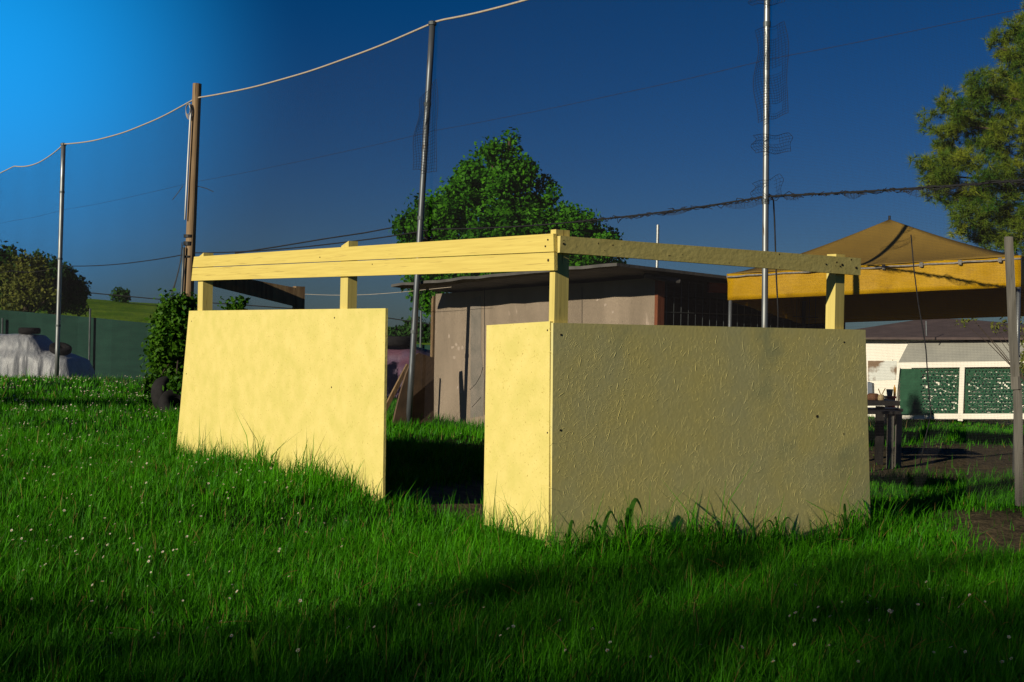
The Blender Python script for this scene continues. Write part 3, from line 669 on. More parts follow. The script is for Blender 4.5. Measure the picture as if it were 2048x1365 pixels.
# ---------------------------------------------------------------- covered cars, tyres, green fence
M_COVER = mat('silver_car_cover', (0.40, 0.40, 0.41), (0.30, 0.31, 0.33), scale=2, rough=.42, spec=.55, bump=.9, bscale=2.2, stretch=(3, 3, .45), dist=.07)
M_COVERP = mat('shaded_lilac_car_cover', (0.11, 0.09, 0.15), (0.13, 0.055, 0.085), scale=2.5, rough=.6, bump=.5, bscale=5, dist=.05)  # lilac darkened in the colour itself to stand in for shade on the cover
M_TYRE = mat('tyre_rubber', (0.016, 0.015, 0.015), (0.024, 0.022, 0.022), scale=12, rough=.85, spec=.1, bump=.5)
def covered_car(name, prof, ax, ay, c0, width, m, label, seed):
    """cloth over a car: prof = list of (distance along the car, roof height); ax along, ay across"""
    mb = MB(); nu, nv = 110, 40; vs = []; fs = []; r = random.Random(seed); xs = [p[0] for p in prof]; zs = [p[1] for p in prof]
    x0, x1 = xs[0], xs[-1]; ph = [r.uniform(0, 6) for _ in range(6)]
    for i in range(nu + 1):
        x = x0 + (x1 - x0) * i / nu; h = float(np.interp(x, xs, zs)); endf = min(1, (i + .6) / 5, (nu - i + .6) / 5)
        for j in range(nv + 1):
            w = math.pi * j / nv; cw, sw = math.cos(w), math.sin(w)
            yy = math.copysign(abs(cw) ** .42, cw) * width / 2 * (.82 + .18 * endf); zz = h * (abs(sw) ** .38)
            low = 1 - zz / max(h, .01)
            nz = noise.noise(Vector((x * 3.1, seed, cw))); fold = (.06 * math.sin(x * 8 + ph[0] + 3 * nz) + .06 * noise.noise(Vector((x * 9, seed * 3, zz * .3))) + .03 * math.sin(x * 26 + ph[2] + 6 * nz)) * low ** .8
            yy *= 1 - .17 * float(sm(.60, .74, zz / max(zs))) ; yy += math.copysign(1, cw) * (1.1 * fold + .10 * low)
            zz += .012 * math.sin(x * 6 + 3 * cw + ph[3]) * (1 - low)
            xo = x + .04 * low * math.sin(yy * 12 + ph[4]) * (1 if endf < 1 else .2)
            vs.append(c0 + ax * xo + ay * yy + Z * zz)
    for i in range(nu):
        for j in range(nv):
            k = i * (nv + 1) + j; fs.append((k, k + 1, k + nv + 2, k + nv + 1))
    for i in (0, nu): fs.append(tuple(range(i * (nv + 1), (i + 1) * (nv + 1))))
    mb.add(vs, fs); return tag(mb.build(name, m, None, c0, smooth=True), label, 'covered car', 'cars under cloth covers')
Dc = 35.0; sc = Dc / FPX
axc = Vector((.985, -.17, 0)); ayc = Vector((.17, .985, 0))
g0 = P(0, 760, Dc); c0 = Vector((g0.x - .36, Dc + .8, G(g0.x, Dc + .8) - .02)); zb = c0.z
def hz(px, py): return P(px, py, Dc).z - zb
covered_car('covered_car', [(-3.2, .5), (-3.0, .8), (-2.2, hz(0, 700)), (-1.5, hz(0, 672)), (.0, hz(0, 668)), (1.15, hz(90, 670)), (1.35, hz(110, 684)), (1.55, hz(130, 703)), (1.95, hz(160, 708)), (2.3, hz(180, 718)), (2.42, hz(186, 735)), (2.5, .25)],
            axc, ayc, c0, 1.55, M_COVER, 'car under a silver cover weighed down with two tyres, by the green fence', 3)
def tyre(c, axis, R, r, rh, label):
    t = thing('tyre', c, label, 'tyre', 'old black tyres'); mb = MB(); mb.torus(c, axis, R, r, rh); mb.build('tread', M_TYRE, t, smooth=True)
    mb = MB(); mb.torus(c, axis, R - r * .9, r * .22, rh * .8, 28, 8); mb.build('bead', M_TYRE, t, smooth=True)
tyre(P(59, 662, Dc + .5), Z, .20, .085, .085, 'black tyre lying flat on the roof of the silver covered car')
tyre(P(121, 698, Dc + .2), Vector((.25, -.35, 1)), .20, .09, .085, 'black tyre lying tilted on the bonnet of the silver covered car')
g0 = P(800, 800, 21.5); c1 = Vector((g0.x, 22.3, .08))
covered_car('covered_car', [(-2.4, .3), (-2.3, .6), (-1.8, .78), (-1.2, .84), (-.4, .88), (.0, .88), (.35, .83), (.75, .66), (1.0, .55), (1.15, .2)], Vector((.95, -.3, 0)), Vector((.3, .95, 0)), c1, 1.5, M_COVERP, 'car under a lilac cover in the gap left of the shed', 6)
tp = P(788, 683, 22.0); tyre(tp, Z, .24, .10, .085, 'black tyre lying flat on the lilac covered car')
tyre(PG(337, 17.0) + Vector((0, 0, .19)), Vector((.95, -.35, .2)), .17, .08, .10, 'black tyre standing upright in the ivy by the wooden pole')
tyre(PG(356, 16.7) + Vector((0, 0, .09)), Vector((.5, -.6, .75)), .16, .075, .09, 'black tyre half lying in grass behind the left panel edge')

M_GFENCE = mat('green_shade_cloth', (0.012, 0.052, 0.036), (0.018, 0.068, 0.046), scale=1.5, rough=.9, stretch=(1, 1, 3), transl=.05)
GF = thing('green_fence', PG(150, 42), 'dark green shade-cloth fence behind the silver covered car', 'fence')
mb = MB(); n = 40
for i in range(n):
    x0, x1 = -500 + 1380 * i / n, -500 + 1380 * (i + 1) / n
    yt = lambda x: float(np.interp(x, [-500, 0, 190, 310, 480, 880], [580, 620, 636, 648, 664, 692]))
    a, b = P(x0, yt(x0), 42), P(x1, yt(x1), 42); a0 = V2(a, -1.0); b0 = V2(b, -1.0); wv = Vector((0, .04 * math.sin(i * 1.7), 0)); wv2 = Vector((0, .04 * math.sin((i + 1) * 1.7), 0))
    mb.add([a0 + wv, b0 + wv2, b + wv2, a + wv], [(0, 1, 2, 3)])
o = mb.build('cloth', M_GFENCE, GF); so = o.modifiers.new('solid', 'SOLIDIFY'); so.thickness = .01
for x in (-170, 5, 180, 360, 540, 700, 842):
    a = P(x, 640, 41.9); mb = MB(); mb.tube([V2(a, -1.0), V2(a, a.z + (.35 if x == 180 else (.75 if x == 842 else .05)))], .03, 8); mb.build('fence_stake', M_DSTEEL, GF)

# ---------------------------------------------------------------- foliage
M_LEAF = mat('tree_leaf', (0.012, 0.090, 0.003), (0.085, 0.290, 0.006), rough=.55, attr=True, transl=.3, spec=.12)
M_LEAFD = mat('dark_leaf', (0.012, 0.048, 0.007), (0.040, 0.115, 0.014), rough=.6, attr=True, transl=.25, spec=.15)
M_LEAFO = mat('olive_leaf', (0.07, 0.10, 0.012), (0.21, 0.215, 0.035), rough=.6, attr=True, transl=.25, spec=.15)
M_IVY = mat('ivy_leaf', (0.014, 0.070, 0.003), (0.075, 0.175, 0.008), rough=.55, attr=True, transl=.25, spec=.12)
M_PINE = mat('pine_needle', (0.022, 0.100, 0.006), (0.24, 0.27, 0.016), rough=.6, attr=True, transl=.2, spec=.2)
M_BARK = mat('bark', (0.09, 0.065, 0.045), (0.05, 0.035, 0.025), scale=6, rough=.9, bump=1, stretch=(5, 5, 1))
def leaf_cloud(blobs, n, size, clump=.2, per=22, seed=1, flat=.0, fill=.5):
    """leaf-shaped faces in clumps over the volume of blobs [(centre, rx, ry, rz)]"""
    r = np.random.default_rng(seed); B = [(np.array(c), np.array((a, b, d))) for c, a, b, d in blobs]
    wts = np.array([(e[1][0] * e[1][2]) for e in B]); wts /= wts.sum(); nc = max(1, n // per)
    pick = r.choice(len(B), nc, p=wts); d = r.normal(size=(nc, 3)); d /= np.linalg.norm(d, axis=1)[:, None]
    rad = 1 - fill * r.random(nc) ** 1.6
    cen = np.stack([B[i][0] for i in pick]) + d * np.stack([B[i][1] for i in pick]) * rad[:, None]
    ctone = r.normal(0, .18, nc); cs = clump * r.uniform(.6, 1.3, nc)
    idx = np.repeat(np.arange(nc), per); m = len(idx)
    pos = cen[idx] + np.clip(r.normal(size=(m, 3)), -1.5, 1.5) * cs[idx][:, None] * .5
    out = d[idx] * .8 + r.normal(size=(m, 3)) * .7 + np.array([0, 0, .35]); out /= np.linalg.norm(out, axis=1)[:, None]
    t1 = np.cross(out, r.normal(size=(m, 3))); t1 /= np.linalg.norm(t1, axis=1)[:, None]; t2 = np.cross(out, t1)
    L_ = size * r.uniform(.6, 1.35, m)[:, None]; W = L_ * r.uniform(.5, .75, m)[:, None]
    v = np.stack([pos - t1 * L_ * .5, pos - t2 * W * .5 - out * L_ * .08, pos + t1 * L_ * .5 - out * L_ * .12, pos + t2 * W * .5 - out * L_ * .08], 1).reshape(-1, 3)
    var = np.clip(.5 + ctone[idx] + r.normal(0, .16, m), 0, 1)
    return v, np.arange(4 * m), np.full(m, 4), np.repeat(var, 4)
def blob_px(px, py, rx, ry, D, rd=None):
    s = D / FPX; return (tuple(P(px, py, D)), rx * s, (rd or rx) * s, ry * s)
def satellites(blobs, k, seed, s0=.35):
    r = random.Random(seed); out = list(blobs)
    for c, a, b, d in blobs:
        for _ in range(k):
            w = r.uniform(-.5, 3.6); e = r.uniform(.25, .5) * (s0 / .35); q = r.uniform(.9, 1.25)
            out.append(((c[0] + a * math.cos(w) * q, c[1] + b * r.uniform(-.7, .3), c[2] + d * math.sin(w) * q), a * e, b * e, d * e))
    return out
def plant(name, label, cat, base, blobs, n, size, m, clump, per, seed, trunk=None, group=None, crown='crown', fill=.5, sat=0):
    if sat: blobs = satellites(blobs, sat, seed)
    t = thing(name, base, label, cat, group)
    me = np_mesh(crown, *leaf_cloud(blobs, n, size, clump, per, seed, fill=fill)); link(crown, me, m, t)
    mb = MB(); base = Vector(base); tr = trunk or .05; r = random.Random(seed)
    top = Vector(max(blobs, key=lambda b: b[0][2])[0])
    mid = base.lerp(top, .5) + Vector((r.uniform(-.1, .1), r.uniform(-.1, .1), 0)); mb.tube([base - Z * .1, base.lerp(mid, .5), mid, top], [tr * 1.25, tr, tr * .7, tr * .2], 9)
    for b in blobs[:24]:
        c = Vector(b[0]); s_ = base.lerp(top, r.uniform(.25, .6)); mb.tube([s_, s_.lerp(c, .55) + Z * .05, c], [tr * .45, tr * .3, tr * .1], 6)
    mb.build('trunk' if tr >= .06 else 'stem', M_BARK, t)
    return t
Dt = 24.0
plant('leafy_tree', 'broad bright green leafy tree rising behind the shed', 'tree', PG(985, Dt),
      [blob_px(x, y, rx, ry, Dt + dz) for x, y, rx, ry, dz in (
          (1005, 345, 34, 34, 0), (1026, 296, 17, 17, .2), (984, 303, 14, 18, -.2), (948, 348, 28, 24, .1), (1048, 350, 22, 26, 0), (1000, 392, 66, 50, 0), (1088, 368, 14, 12, .3), (920, 392, 34, 28, -.3), (880, 425, 36, 28, 0), (838, 450, 30, 20, .2), (808, 456, 16, 10, -.3), (1080, 415, 38, 32, .2),
          (985, 460, 110, 60, -.2), (1080, 470, 90, 48, .3), (1138, 448, 38, 22, 0), (1180, 470, 36, 18, .2), (1222, 478, 16, 9, .4), (860, 500, 60, 50, 0), (850, 560, 36, 55, .3), (1000, 540, 120, 60, 0), (865, 600, 22, 34, .2), (1130, 520, 90, 40, .4))],
      52000, .085, M_LEAF, .17, 26, 21, trunk=.13, fill=.55, sat=2)
plant('pine_tree', 'tall pine tree at the right edge with hanging boughs above the yellow tent', 'tree', PG(2160, 19), [blob_px(2160, 300, 40, 200, 19)], 40, .05, M_PINE, .2, 4, 5, trunk=.14)
def pine_crown(parent, blobs, ncl, seed, L0=.12):
    """tufts of needles gathered in rounded boughs"""
    r = np.random.default_rng(seed); B = [(np.array(c), np.array((a, b, d))) for c, a, b, d in blobs]
    w = np.array([e[1][0] * e[1][2] for e in B]); w /= w.sum(); per = 12; nb = max(1, ncl // per)
    pk = r.choice(len(B), nb, p=w) if len(B) < 40 else np.arange(nb) % len(B); d = r.normal(size=(nb, 3)); d /= np.linalg.norm(d, axis=1)[:, None]
    tw = np.stack([B[i][0] for i in pk]) + d * np.stack([B[i][1] for i in pk]) * (1 - .55 * r.random(nb)[:, None] ** 1.5)
    ii = np.repeat(np.arange(nb), per); u = r.normal(size=(len(ii), 3)); u /= np.linalg.norm(u, axis=1)[:, None]
    c = tw[ii] + u * np.array([.15, .15, .11]) * r.random(len(ii))[:, None] ** .5; tone = r.normal(.42, .2, nb)[ii]
    q = 26; jj = np.repeat(np.arange(len(c)), q); m = len(jj)
    dirs = r.normal(size=(m, 3)) + u[jj] * .5 + np.array([0, 0, .35]); dirs /= np.linalg.norm(dirs, axis=1)[:, None]
    side = np.cross(dirs, r.normal(size=(m, 3))); side /= np.linalg.norm(side, axis=1)[:, None]
    L_ = L0 * r.uniform(.5, 1.1, m)[:, None]; wd_ = .0042
    p = c[jj]; v = np.stack([p - side * wd_, p + side * wd_, p + dirs * L_], 1).reshape(-1, 3)
    me = np_mesh('needles', v, np.arange(3 * m), np.full(m, 3), np.repeat(np.clip(tone[jj] + r.normal(0, .12, m), 0, 1), 3)); return link('needles', me, M_PINE, parent)
PT = [o for o in COL.objects if o.name.startswith('pine_tree')][0]
Dp = 19
pb = [blob_px(x, y, rx, ry, Dp + dz) for x, y, rx, ry, dz in (
    (2040, 90, 40, 45, 0), (1995, 90, 30, 28, .2), (1965, 140, 34, 32, -.2), (2030, 160, 60, 50, .3), (1925, 195, 40, 30, 0), (1985, 215, 70, 45, .2), (1890, 240, 42, 32, -.2), (1940, 275, 70, 42, .3), (2030, 270, 70, 60, 0),
    (1880, 330, 50, 36, 0), (1950, 345, 70, 36, -.3), (2040, 360, 60, 45, .2), (1905, 385, 46, 26, .2), (1975, 410, 80, 34, 0), (1930, 440, 42, 24, -.2), (2000, 455, 70, 34, .2), (2040, 490, 40, 26, 0), (1975, 480, 40, 16, .3),
    (2120, 60, 80, 80, 0), (2130, 200, 100, 90, 0), (2140, 330, 100, 80, 0), (2130, 440, 90, 60, 0), (2230, 250, 90, 160, 0), (2120, -40, 60, 60, 0))]
pine_crown(PT, pb, 9500, 8)
mb = MB()
for x0, y0, x1, y1 in ((2160, 180, 1995, 95), (2160, 300, 1900, 250), (2160, 350, 1990, 230), (2160, 400, 1870, 350), (2160, 440, 1910, 400), (2160, 480, 1950, 445), (2160, 500, 2010, 480), (2160, 250, 2000, 190), (2160, 120, 2040, 60)):
    a, b = P(x0, y0, Dp), P(x1, y1, Dp); m_ = a.lerp(b, .5) + Vector((0, random.uniform(-.2, .2), .06)); mb.tube([a, m_, b], [.035, .022, .006], 6)
mb.build('bough', M_BARK, PT)

plant('ivy_bush', 'leafy green bush climbing the foot of the wooden pole', 'bush', PG(345, 18.2),
      [blob_px(x, y, rx, ry, 18.2 + dz) for x, y, rx, ry, dz in ((350, 615, 24, 20, 0), (372, 612, 16, 14, .2), (348, 650, 36, 28, 0), (338, 690, 36, 30, -.2), (360, 690, 40, 40, .3), (335, 730, 34, 34, 0), (365, 750, 45, 40, .2), (308, 775, 14, 26, -.6), (352, 768, 14, 10, -1.5), (355, 790, 44, 26, 0))], 12500, .07, M_IVY, .15, 18, 31, trunk=.03, crown='leaves', fill=.6)
plant('young_shrub', 'small leafy shoots showing above the left panel under the back rail', 'shrub', PG(470, 19.5),
      [blob_px(x, y, rx, ry, 19.5) for x, y, rx, ry in ((470, 612, 20, 10), (452, 606, 10, 6), (485, 606, 12, 8), (475, 640, 30, 25), (470, 690, 36, 40))], 1500, .075, M_IVY, .10, 10, 32, trunk=.03, crown='leaves', fill=.6)
plant('field_tree', 'tall dark green tree at the left edge behind the green fence', 'tree', PG(10, 62), [blob_px(x, y, rx, ry, 62) for x, y, rx, ry in ((8, 530, 24, 30), (22, 516, 12, 16), (-20, 545, 40, 45), (5, 575, 30, 40))], 5000, .22, M_LEAFD, .5, 16, 41, trunk=.16, fill=.6)
plant('field_bush', 'olive yellow bushy tree lit by the sun behind the green fence', 'tree', PG(60, 56), [blob_px(x, y, rx, ry, 56) for x, y, rx, ry in ((60, 540, 26, 26), (40, 560, 24, 24), (45, 590, 34, 30), (75, 575, 30, 34), (25, 600, 20, 24), (78, 530, 12, 12))], 8500, .15, M_LEAFO, .28, 18, 42, trunk=.14, fill=.6, sat=1)
plant('field_bush', 'rounded dark bushy tree on the hill edge behind the green fence', 'tree', PG(135, 58), [blob_px(x, y, rx, ry, 58 + dz) for x, y, rx, ry, dz in ((100, 545, 30, 28, .5), (82, 520, 12, 12, 1), (120, 558, 30, 30, 0), (143, 575, 28, 30, .4), (152, 598, 26, 30, 0), (120, 600, 44, 30, -.3), (90, 590, 30, 36, .6))], 9500, .16, M_LEAFD, .28, 18, 43, trunk=.16, fill=.6, sat=1)
hb = P(241, 596, 128); plant('lone_bush', 'small round bush alone on the hill crest', 'bush', (hb.x, hb.y, hb.z - .3), [blob_px(241, 591, 13, 8, 128), blob_px(235, 593, 8, 7, 128), blob_px(248, 593, 8, 7, 128)], 1200, .3, M_LEAFD, .5, 10, 44, trunk=.05, crown='leaves')
for i, (x, y, rx, ry, lab) in enumerate(((795, 672, 26, 14, 'low green far tree between the left panel and the grey post'), (828, 664, 24, 18, 'far tree directly behind the dark grey leaning post'), (858, 668, 22, 20, 'far green tree tight against the left shed edge'), (775, 678, 14, 10, 'smallest far tree, right by the edge of the yellow panel'))):
    plant('far_tree', lab, 'tree', PG(x, 90), [blob_px(x, y, rx, ry, 90), blob_px(x + 6, y + 8, rx, ry, 90), blob_px(x - 8, y + 10, rx, ry, 90)], 1400, .35, M_LEAFD, .6, 14, 50 + i, trunk=.1, group='trees on the far slope')
plant('yellow_branch_tree', 'yellowish sprigs hanging under the tent edge before the brown roof', 'tree', PG(2150, 24),
      [blob_px(x, y, rx, ry, 24) for x, y, rx, ry in ((1925, 645, 12, 5), (1945, 638, 10, 6), (1992, 652, 12, 8), (2003, 640, 8, 8), (1985, 660, 12, 6), (2012, 655, 8, 10), (2060, 660, 30, 40), (2062, 720, 26, 40))], 1100, .06, M_LEAFO, .08, 8, 61, trunk=.02, fill=.6)

# pines added out of view on the sunny side, crowns shaped to darken the lawn
SL = Vector((-sdir.x, -sdir.y, 0)).normalized(); SP = Vector((SL.y, -SL.x, 0)); TANE = math.tan(SUN_EL)      # the way light travels over the ground, and across it
def added_shade_pine(base, blobs, ncl, seed, label, h, L0=.2):
    base = Vector((base.x, base.y, G(base.x, base.y))); t = thing('pine_tree', base, label, 'tree', 'pines added out of view for shade'); pine_crown(t, blobs, ncl, seed, L0)
    mb = MB(); mb.tube([base - Z * .1, base + Vector((.06, 0, h * .5)), base + Z * h], [.16, .12, .03], 9); r = random.Random(seed)
    for b in r.sample(blobs, min(14, len(blobs))):
        c = Vector(b[0]); q = base + Z * max(1.0, min(h * .95, c.z - .5)); mb.tube([q, q.lerp(c, .6) + Z * .1, c], [.05, .03, .01], 5)
    mb.build('trunk', M_BARK, t)
def shade_blobs(p0, p1, z0, z1, n, a0, seed, dens):
    r = random.Random(seed); out = []; i = 20
    def vdc(k, b):                      # evenly spread numbers, so the shade has no bands
        f, x = 1.0, 0.0
        while k: f /= b; x += f * (k % b); k //= b
        return x
    while len(out) < n:
        i += 1; p, z = p0 + (p1 - p0) * vdc(i, 2), z0 + (z1 - z0) * vdc(i, 3)
        if r.random() > dens(p, z): continue
        q = SP * p + SL * (a0 + r.uniform(-1.2, 1.2)); rr_ = r.uniform(.10, .24); out.append(((q.x, q.y, z), rr_, rr_, rr_ * .7))
    return out
def dn(p, z):
    g = SP * p + SL * (z / TANE - 30.0)          # the spot of lawn that this bit of crown shades
    if p < -4.15: return float(.75 * sm(6.3, 4.9, g.y))
    return float(.40 + .5 * sm(6.8, 4.9, g.y)) if g.y < 7.6 + .3 * g.x else 0.0
for i, (pa, pb_, n_) in enumerate(((-5.2, -3.1, 105), (-3.1, -1.2, 125), (-1.2, .9, 125))):
    bl = shade_blobs(pa, pb_, 9.2, 12.9, n_, -30.0, 90 + i, dn)
    q = SP * (pa * .5 + pb_ * .5) + SL * -30.0
    added_shade_pine(q, bl, 12 * n_, 71 + i, ('added unseen pine whose sparse crown shades the lawn before the open doorway', 'added unseen pine whose sparse crown shades the lawn before the olive panel', 'added unseen pine whose sparse crown shades the bottom right of the lawn')[i], 12.6)
bx = Vector((-14.3, 9.4, 0)); bl = [((bx.x + a, bx.y + b, c), r1, r1, r2) for a, b, c, r1, r2 in ((0, 0, 3.95, .6, .35), (.6, -.5, 4.2, .5, .3), (-.3, .5, 3.65, .5, .35), (-.9, -.2, 3.9, .4, .3), (-1.3, .9, 4.0, .4, .25))]
added_shade_pine(bx, bl, 800, 75, 'added unseen small pine whose crown draws a dark band over the far lawn', 4.6)  # unseen tree added only for the shadow band its crown casts

# weeds at the foot of the olive panel
M_WEED = mat('weed_blade', (0.035, 0.13, 0.010), (0.07, 0.20, 0.018), scale=9, rough=.5, transl=.35)
def weed(px, off, arcs, label, seed):
    """long arching blades: (lean dir along wall, lean out, height, length, width)"""
    q = PP(px, 1110, C0 + nR * off, nR); g = G(q.x, q.y); b = Vector((q.x, q.y, g)); mb = MB()
    for (du, dn, h, dr, w) in arcs:
        h *= 1.05; w *= 1.0; du *= 1.5
        k = 12; c = []
        for i in range(k + 1):
            t_ = i / k; ang = t_ ** 1.3; z_ = h * (math.sin(min(1.0, t_ / .62) * math.pi / 2) if t_ < .62 else 1 - dr * ((t_ - .62) / .38) ** 1.6)
            c.append(b + uR * du * ang + nR * dn * ang + Z * z_)
        vs = []; fs = []
        for i, p in enumerate(c):
            f = math.sin(math.pi * (.12 + .88 * (1 - i / k)) * .5) * (.45 if i < 2 else 1) * (1.0 if i / k < .75 else (1 - i / k) / .25 * .95 + .05)
            side = ((c[min(i + 1, k)] - c[max(i - 1, 0)]).normalized().cross(nR) + nR * .35).normalized()
            vs += [p - side * w * f, p + side * w * f]
        for i in range(k): fs.append((2 * i, 2 * i + 1, 2 * i + 3, 2 * i + 2))
        mb.add(vs, fs)
    return tag(mb.build('weed', M_WEED, None, b, smooth=True), label, 'weed', 'weeds along the olive panel')
weed(1248, .07, [(.10, 0, .29, .45, .017), (.02, .01, .25, .1, .008), (-.05, .02, .19, .5, .010), (.20, .02, .15, .3, .008)], 'tallest arching weed in front of the olive panel', 1)
weed(1200, .08, [(-.06, 0, .20, .4, .010), (.07, .03, .24, .5, .012), (.02, .05, .15, .3, .008), (-.10, .01, .17, .3, .008)], 'weed with several blades left of the tallest one at the olive panel', 2)
weed(1135, .06, [(.03, .01, .20, .3, .011), (-.03, .02, .14, .4, .007)], 'short weed right beside the corner of the shelter', 3)
weed(1555, .07, [(-.10, 0, .15, .4, .006), (.08, .03, .16, .4, .007), (.0, .01, .12, .2, .006), (-.05, .02, .17, .5, .006)], 'spiky weed at the middle right of the olive panel base', 4)
weed(1690, .07, [(-.03, .01, .19, .5, .010), (.07, .02, .15, .4, .006), (-.08, .03, .13, .4, .006)], 'weed near the right end of the olive panel', 5)

q = P(514, 1350, 4.62); q.z = G(q.x, q.y); mb = MB(); vs = []; fs = []
for i in range(9):
    t_ = i / 8; w = .009 * math.sin(math.pi * min(1, .12 + .8 * t_)) ** .8 * (1 if i < 8 else .15); c = q + Vector((-.022 * t_ ** 1.5, -.01 * t_, .125 * t_)); vs += [c + Vector((-w, .002, 0)), c + Vector((w, -.002, 0))]
fs = [(2 * i, 2 * i + 1, 2 * i + 3, 2 * i + 2) for i in range(8)]; mb.add(vs, fs)
tag(mb.build('broad_leaf', mat('pale_broad_leaf', (0.10, 0.20, 0.012), (0.16, 0.26, 0.02), scale=20, rough=.5, transl=.3), None, q, smooth=True), 'single broad pale leaf standing up in the near lawn', 'leaf')

# ---------------------------------------------------------------- grass, daisies, dry stems
def wall_near(X, Y):
    dx, dy = X - C0.x, Y - C0.y; a = dx * uR.x + dy * uR.y; b = dx * uL.x + dy * uL.y
    w1 = np.exp(-((b + .10) / .13) ** 2) * (a > -.1) * (a < 2.75)
    w2 = np.exp(-((a + .09) / .12) ** 2) * (b > -.1) * (b < 5.3) * (1 - .8 * ((b > .75) & (b < 1.7)))
    return np.maximum(w1, w2)
def inside_solid(X, Y):
    dx, dy = X - C0.x, Y - C0.y; a = dx * uR.x + dy * uR.y; b = dx * uL.x + dy * uL.y
    s1 = (b > -.012) & (b < .03) & (a > -.01) & (a < 2.6); s2 = (a > -.012) & (a < .03) & (b > 0) & (b < 5.3) & ~((b > .62) & (b < 1.80))
    hx, hy = X - HL.x, Y - HL.y; ha = hx * hd.x + hy * hd.y; hb_ = hx * hs.x + hy * hs.y
    s3 = (ha > -.1) & (ha < 4.2) & (hb_ > -.02) & (hb_ < 3.2)
    return s1 | s2 | s3
def blades(n, d0, d1, seg, h, w, seed, thin=1.0, xl=-.48, xr=.47):
    r = np.random.default_rng(seed)
    tn = 9; nt = n // tn; n = nt * tn
    TY = np.sqrt(r.random(nt) * (d1 ** 2 - d0 ** 2) + d0 ** 2); TX = TY * r.uniform(xl, xr, nt) + r.uniform(-.4, .4, nt)
    ti = np.repeat(np.arange(nt), tn); spread = .011 + .0022 * d0
    ox, oy = r.normal(0, spread, n), r.normal(0, spread, n); X, Y = TX[ti] + ox, TY[ti] + oy
    thgt = r.lognormal(0, .30, nt)[ti]; ttone = r.normal(0, .17, nt)[ti]; taz = r.uniform(0, 2 * np.pi, nt)[ti]
    patch = .5 + .5 * np.sin(X * 2.1 + 1.3 * np.sin(Y * 1.7)) * np.sin(Y * 2.6 + np.sin(X * 3.1))
    keep = (r.random(n) > dirt_mask(X, Y) * .985) & ~inside_solid(X, Y) & (r.random(n) < .72 + .28 * patch)
    X, Y, patch, ox, oy, thgt, ttone, taz = [q[keep] for q in (X, Y, patch, ox, oy, thgt, ttone, taz)]; n = len(X); wn_ = wall_near(X, Y)
    H = h * thgt * r.lognormal(0, .24, n) * (.75 + .45 * patch) * (1 + 1.9 * wn_ * r.random(n) ** 1.3); Wd = w * r.uniform(.6, 1.3, n) * (1 + .3 * wn_)
    az = np.where(r.random(n) < .6, np.arctan2(oy, ox), taz) + r.normal(0, .5, n); lean = H * np.abs(r.normal(.38, .28, n)) ; dx, dy = np.cos(az) * lean + .08 * H, np.sin(az) * lean
    fa = az + np.pi / 2 + r.normal(0, .7, n); sx, sy = np.cos(fa) * Wd, np.sin(fa) * Wd; zb = gz(X, Y) - .006
    rows = []
    for i in range(seg + 1):
        t_ = i / seg; wf = (1 - t_ ** 1.8) if i < seg else 0
        px_, py_, pz_ = X + dx * t_ ** 1.9, Y + dy * t_ ** 1.9, zb + H * (t_ - .22 * t_ ** 3 * (lean / (H + 1e-6)))
        if i < seg: rows += [np.stack([px_ - sx * wf, py_ - sy * wf, pz_], -1), np.stack([px_ + sx * wf, py_ + sy * wf, pz_], -1)]
        else: rows.append(np.stack([px_, py_, pz_], -1))
    k = 2 * seg + 1; v = np.stack(rows, 1).reshape(-1, 3); base = np.arange(n) * k
    fl = []; tot = []
    parts = []
    for i in range(seg - 1): parts.append((np.stack([base + 2 * i, base + 2 * i + 1, base + 2 * i + 3, base + 2 * i + 2], -1), 4))
    parts.append((np.stack([base + 2 * seg - 2, base + 2 * seg - 1, base + 2 * seg], -1), 3))
    var = np.clip(.40 + .25 * (patch - .5) + ttone + r.normal(0, .17, n), 0, 1)
    dry = r.random(n) < .03; var[dry] = 1.6
    return v, parts, np.repeat(var, k), k
chunks = [blades(190000, 4.1, 7.4, 3, .072, .0021, 1), blades(230000, 7.0, 12.5, 2, .072, .0030, 2), blades(120000, 12, 20, 1, .075, .0055, 3), blades(130000, 19, 46, 1, .085, .011, 4)]
vs = []; fl = []; tot = []; var = []; off = 0
for v, parts, va, k in chunks:
    for f, s_ in parts: fl.append((f + off).ravel()); tot.append(np.full(len(f), s_))
    vs.append(v); var.append(va); off += len(v)
me = np_mesh('grass', np.concatenate(vs), np.concatenate(fl), np.concatenate(tot), np.concatenate(var))
mgr = mat('grass_blade', (0.012, 0.095, 0.001), (0.085, 0.350, 0.003), rough=.5, attr=True, transl=.20, spec=.12)
rp = [n_ for n_ in mgr.node_tree.nodes if n_.type == 'VALTORGB'][0]
rp.color_ramp.elements[1].position = .80; e = rp.color_ramp.elements.new(.97); e.color = (.20, .15, .04, 1)
mr = mgr.node_tree.nodes.new('ShaderNodeMath'); mr.operation = 'MULTIPLY'; mr.inputs[1].default_value = .78
at = [n_ for n_ in mgr.node_tree.nodes if n_.type == 'ATTRIBUTE'][0]; mgr.node_tree.links.new(at.outputs['Fac'], mr.inputs[0]); mgr.node_tree.links.new(mr.outputs[0], rp.inputs[0])
tag(link('grass', me, mgr), kind='stuff')

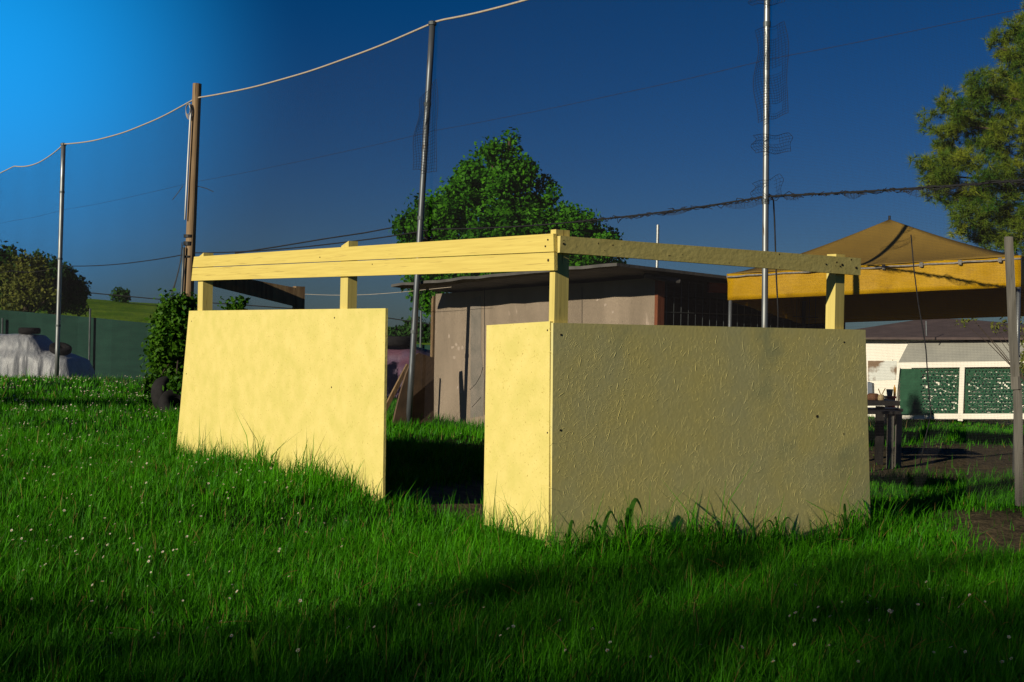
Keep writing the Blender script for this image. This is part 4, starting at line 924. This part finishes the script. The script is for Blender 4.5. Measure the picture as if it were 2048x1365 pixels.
def daisies():
    mb = MB(); r = random.Random(4); n = 0
    while n < 1500:
        z = r.random()
        if z < .10: Y = r.uniform(4.6, 7.0); X = Y * r.uniform(-.42, .42)
        elif z < .26: Y = r.uniform(6.6, 11.5); X = Y * r.uniform(-.42, -.12)
        elif z < .96: Y = r.uniform(11.5, 31); X = Y * r.uniform(-.42, -.22)
        else: Y = r.uniform(9.5, 15.5); X = Y * r.uniform(-.1, .38)
        if noise.noise(Vector((X * .9, Y * .55, 3))) < r.uniform(-.25, .3): continue
        if dirt_mask(X, Y) > .3 or inside_solid(np.array([X]), np.array([Y]))[0]: continue
        n += 1; g = G(X, Y); h = r.uniform(.06, .10); sc = max(1, Y / 13); R_ = r.uniform(.0055, .0095) * sc
        c = Vector((X + r.uniform(-.02, .02), Y + r.uniform(-.02, .02), g + h)); ax = Vector((r.gauss(-.35, .5), r.gauss(-.45, .5), 1)).normalized(); a = ax.orthogonal().normalized(); b = ax.cross(a)
        mb.tube([Vector((X, Y, g)), c], .0008 * sc, 3, False, 2)
        k = 10; ring = [c + (a * math.cos(2 * math.pi * i / k) + b * math.sin(2 * math.pi * i / k)) * R_ * (1 if i % 2 else .72) + ax * R_ * .25 for i in range(k)]
        mb.add([c] + ring, [(0, 1 + i, 1 + (i + 1) % k) for i in range(k)], 0)
        mb.tube([c + ax * .0006, c + ax * R_ * .30], [R_ * .38, R_ * .2], 6, True, 1)
    o = mb.build('daisies', [mat('petal_white', (.60, .56, .46), rough=.7, transl=.3), mat('flower_yellow', (.45, .24, .02), rough=.7), M_WEED]); tag(o, kind='stuff')
daisies()
mb = MB(); r = random.Random(12)
for _ in range(170):
    Y = r.uniform(4.5, 8.2); X = Y * r.uniform(-.40, .42) if r.random() < .3 else Y * r.uniform(.0, .42)
    if inside_solid(np.array([X]), np.array([Y]))[0]: continue
    g = G(X, Y); L_ = r.uniform(.04, .13); az = r.uniform(0, 6.28); el = r.uniform(-.1, .9); p = Vector((X, Y, g + r.uniform(.035, .06))); d = Vector((math.cos(az) * math.cos(el), math.sin(az) * math.cos(el), math.sin(el)))
    mb.tube([p, p + d * L_ * .5 + Z * .004, p + d * L_], .0011, 3, False)
tag(mb.build('dry_stems', mat('dry_stem', (.22, .11, .03), (.15, .07, .02), scale=9, rough=.8)), kind='stuff')
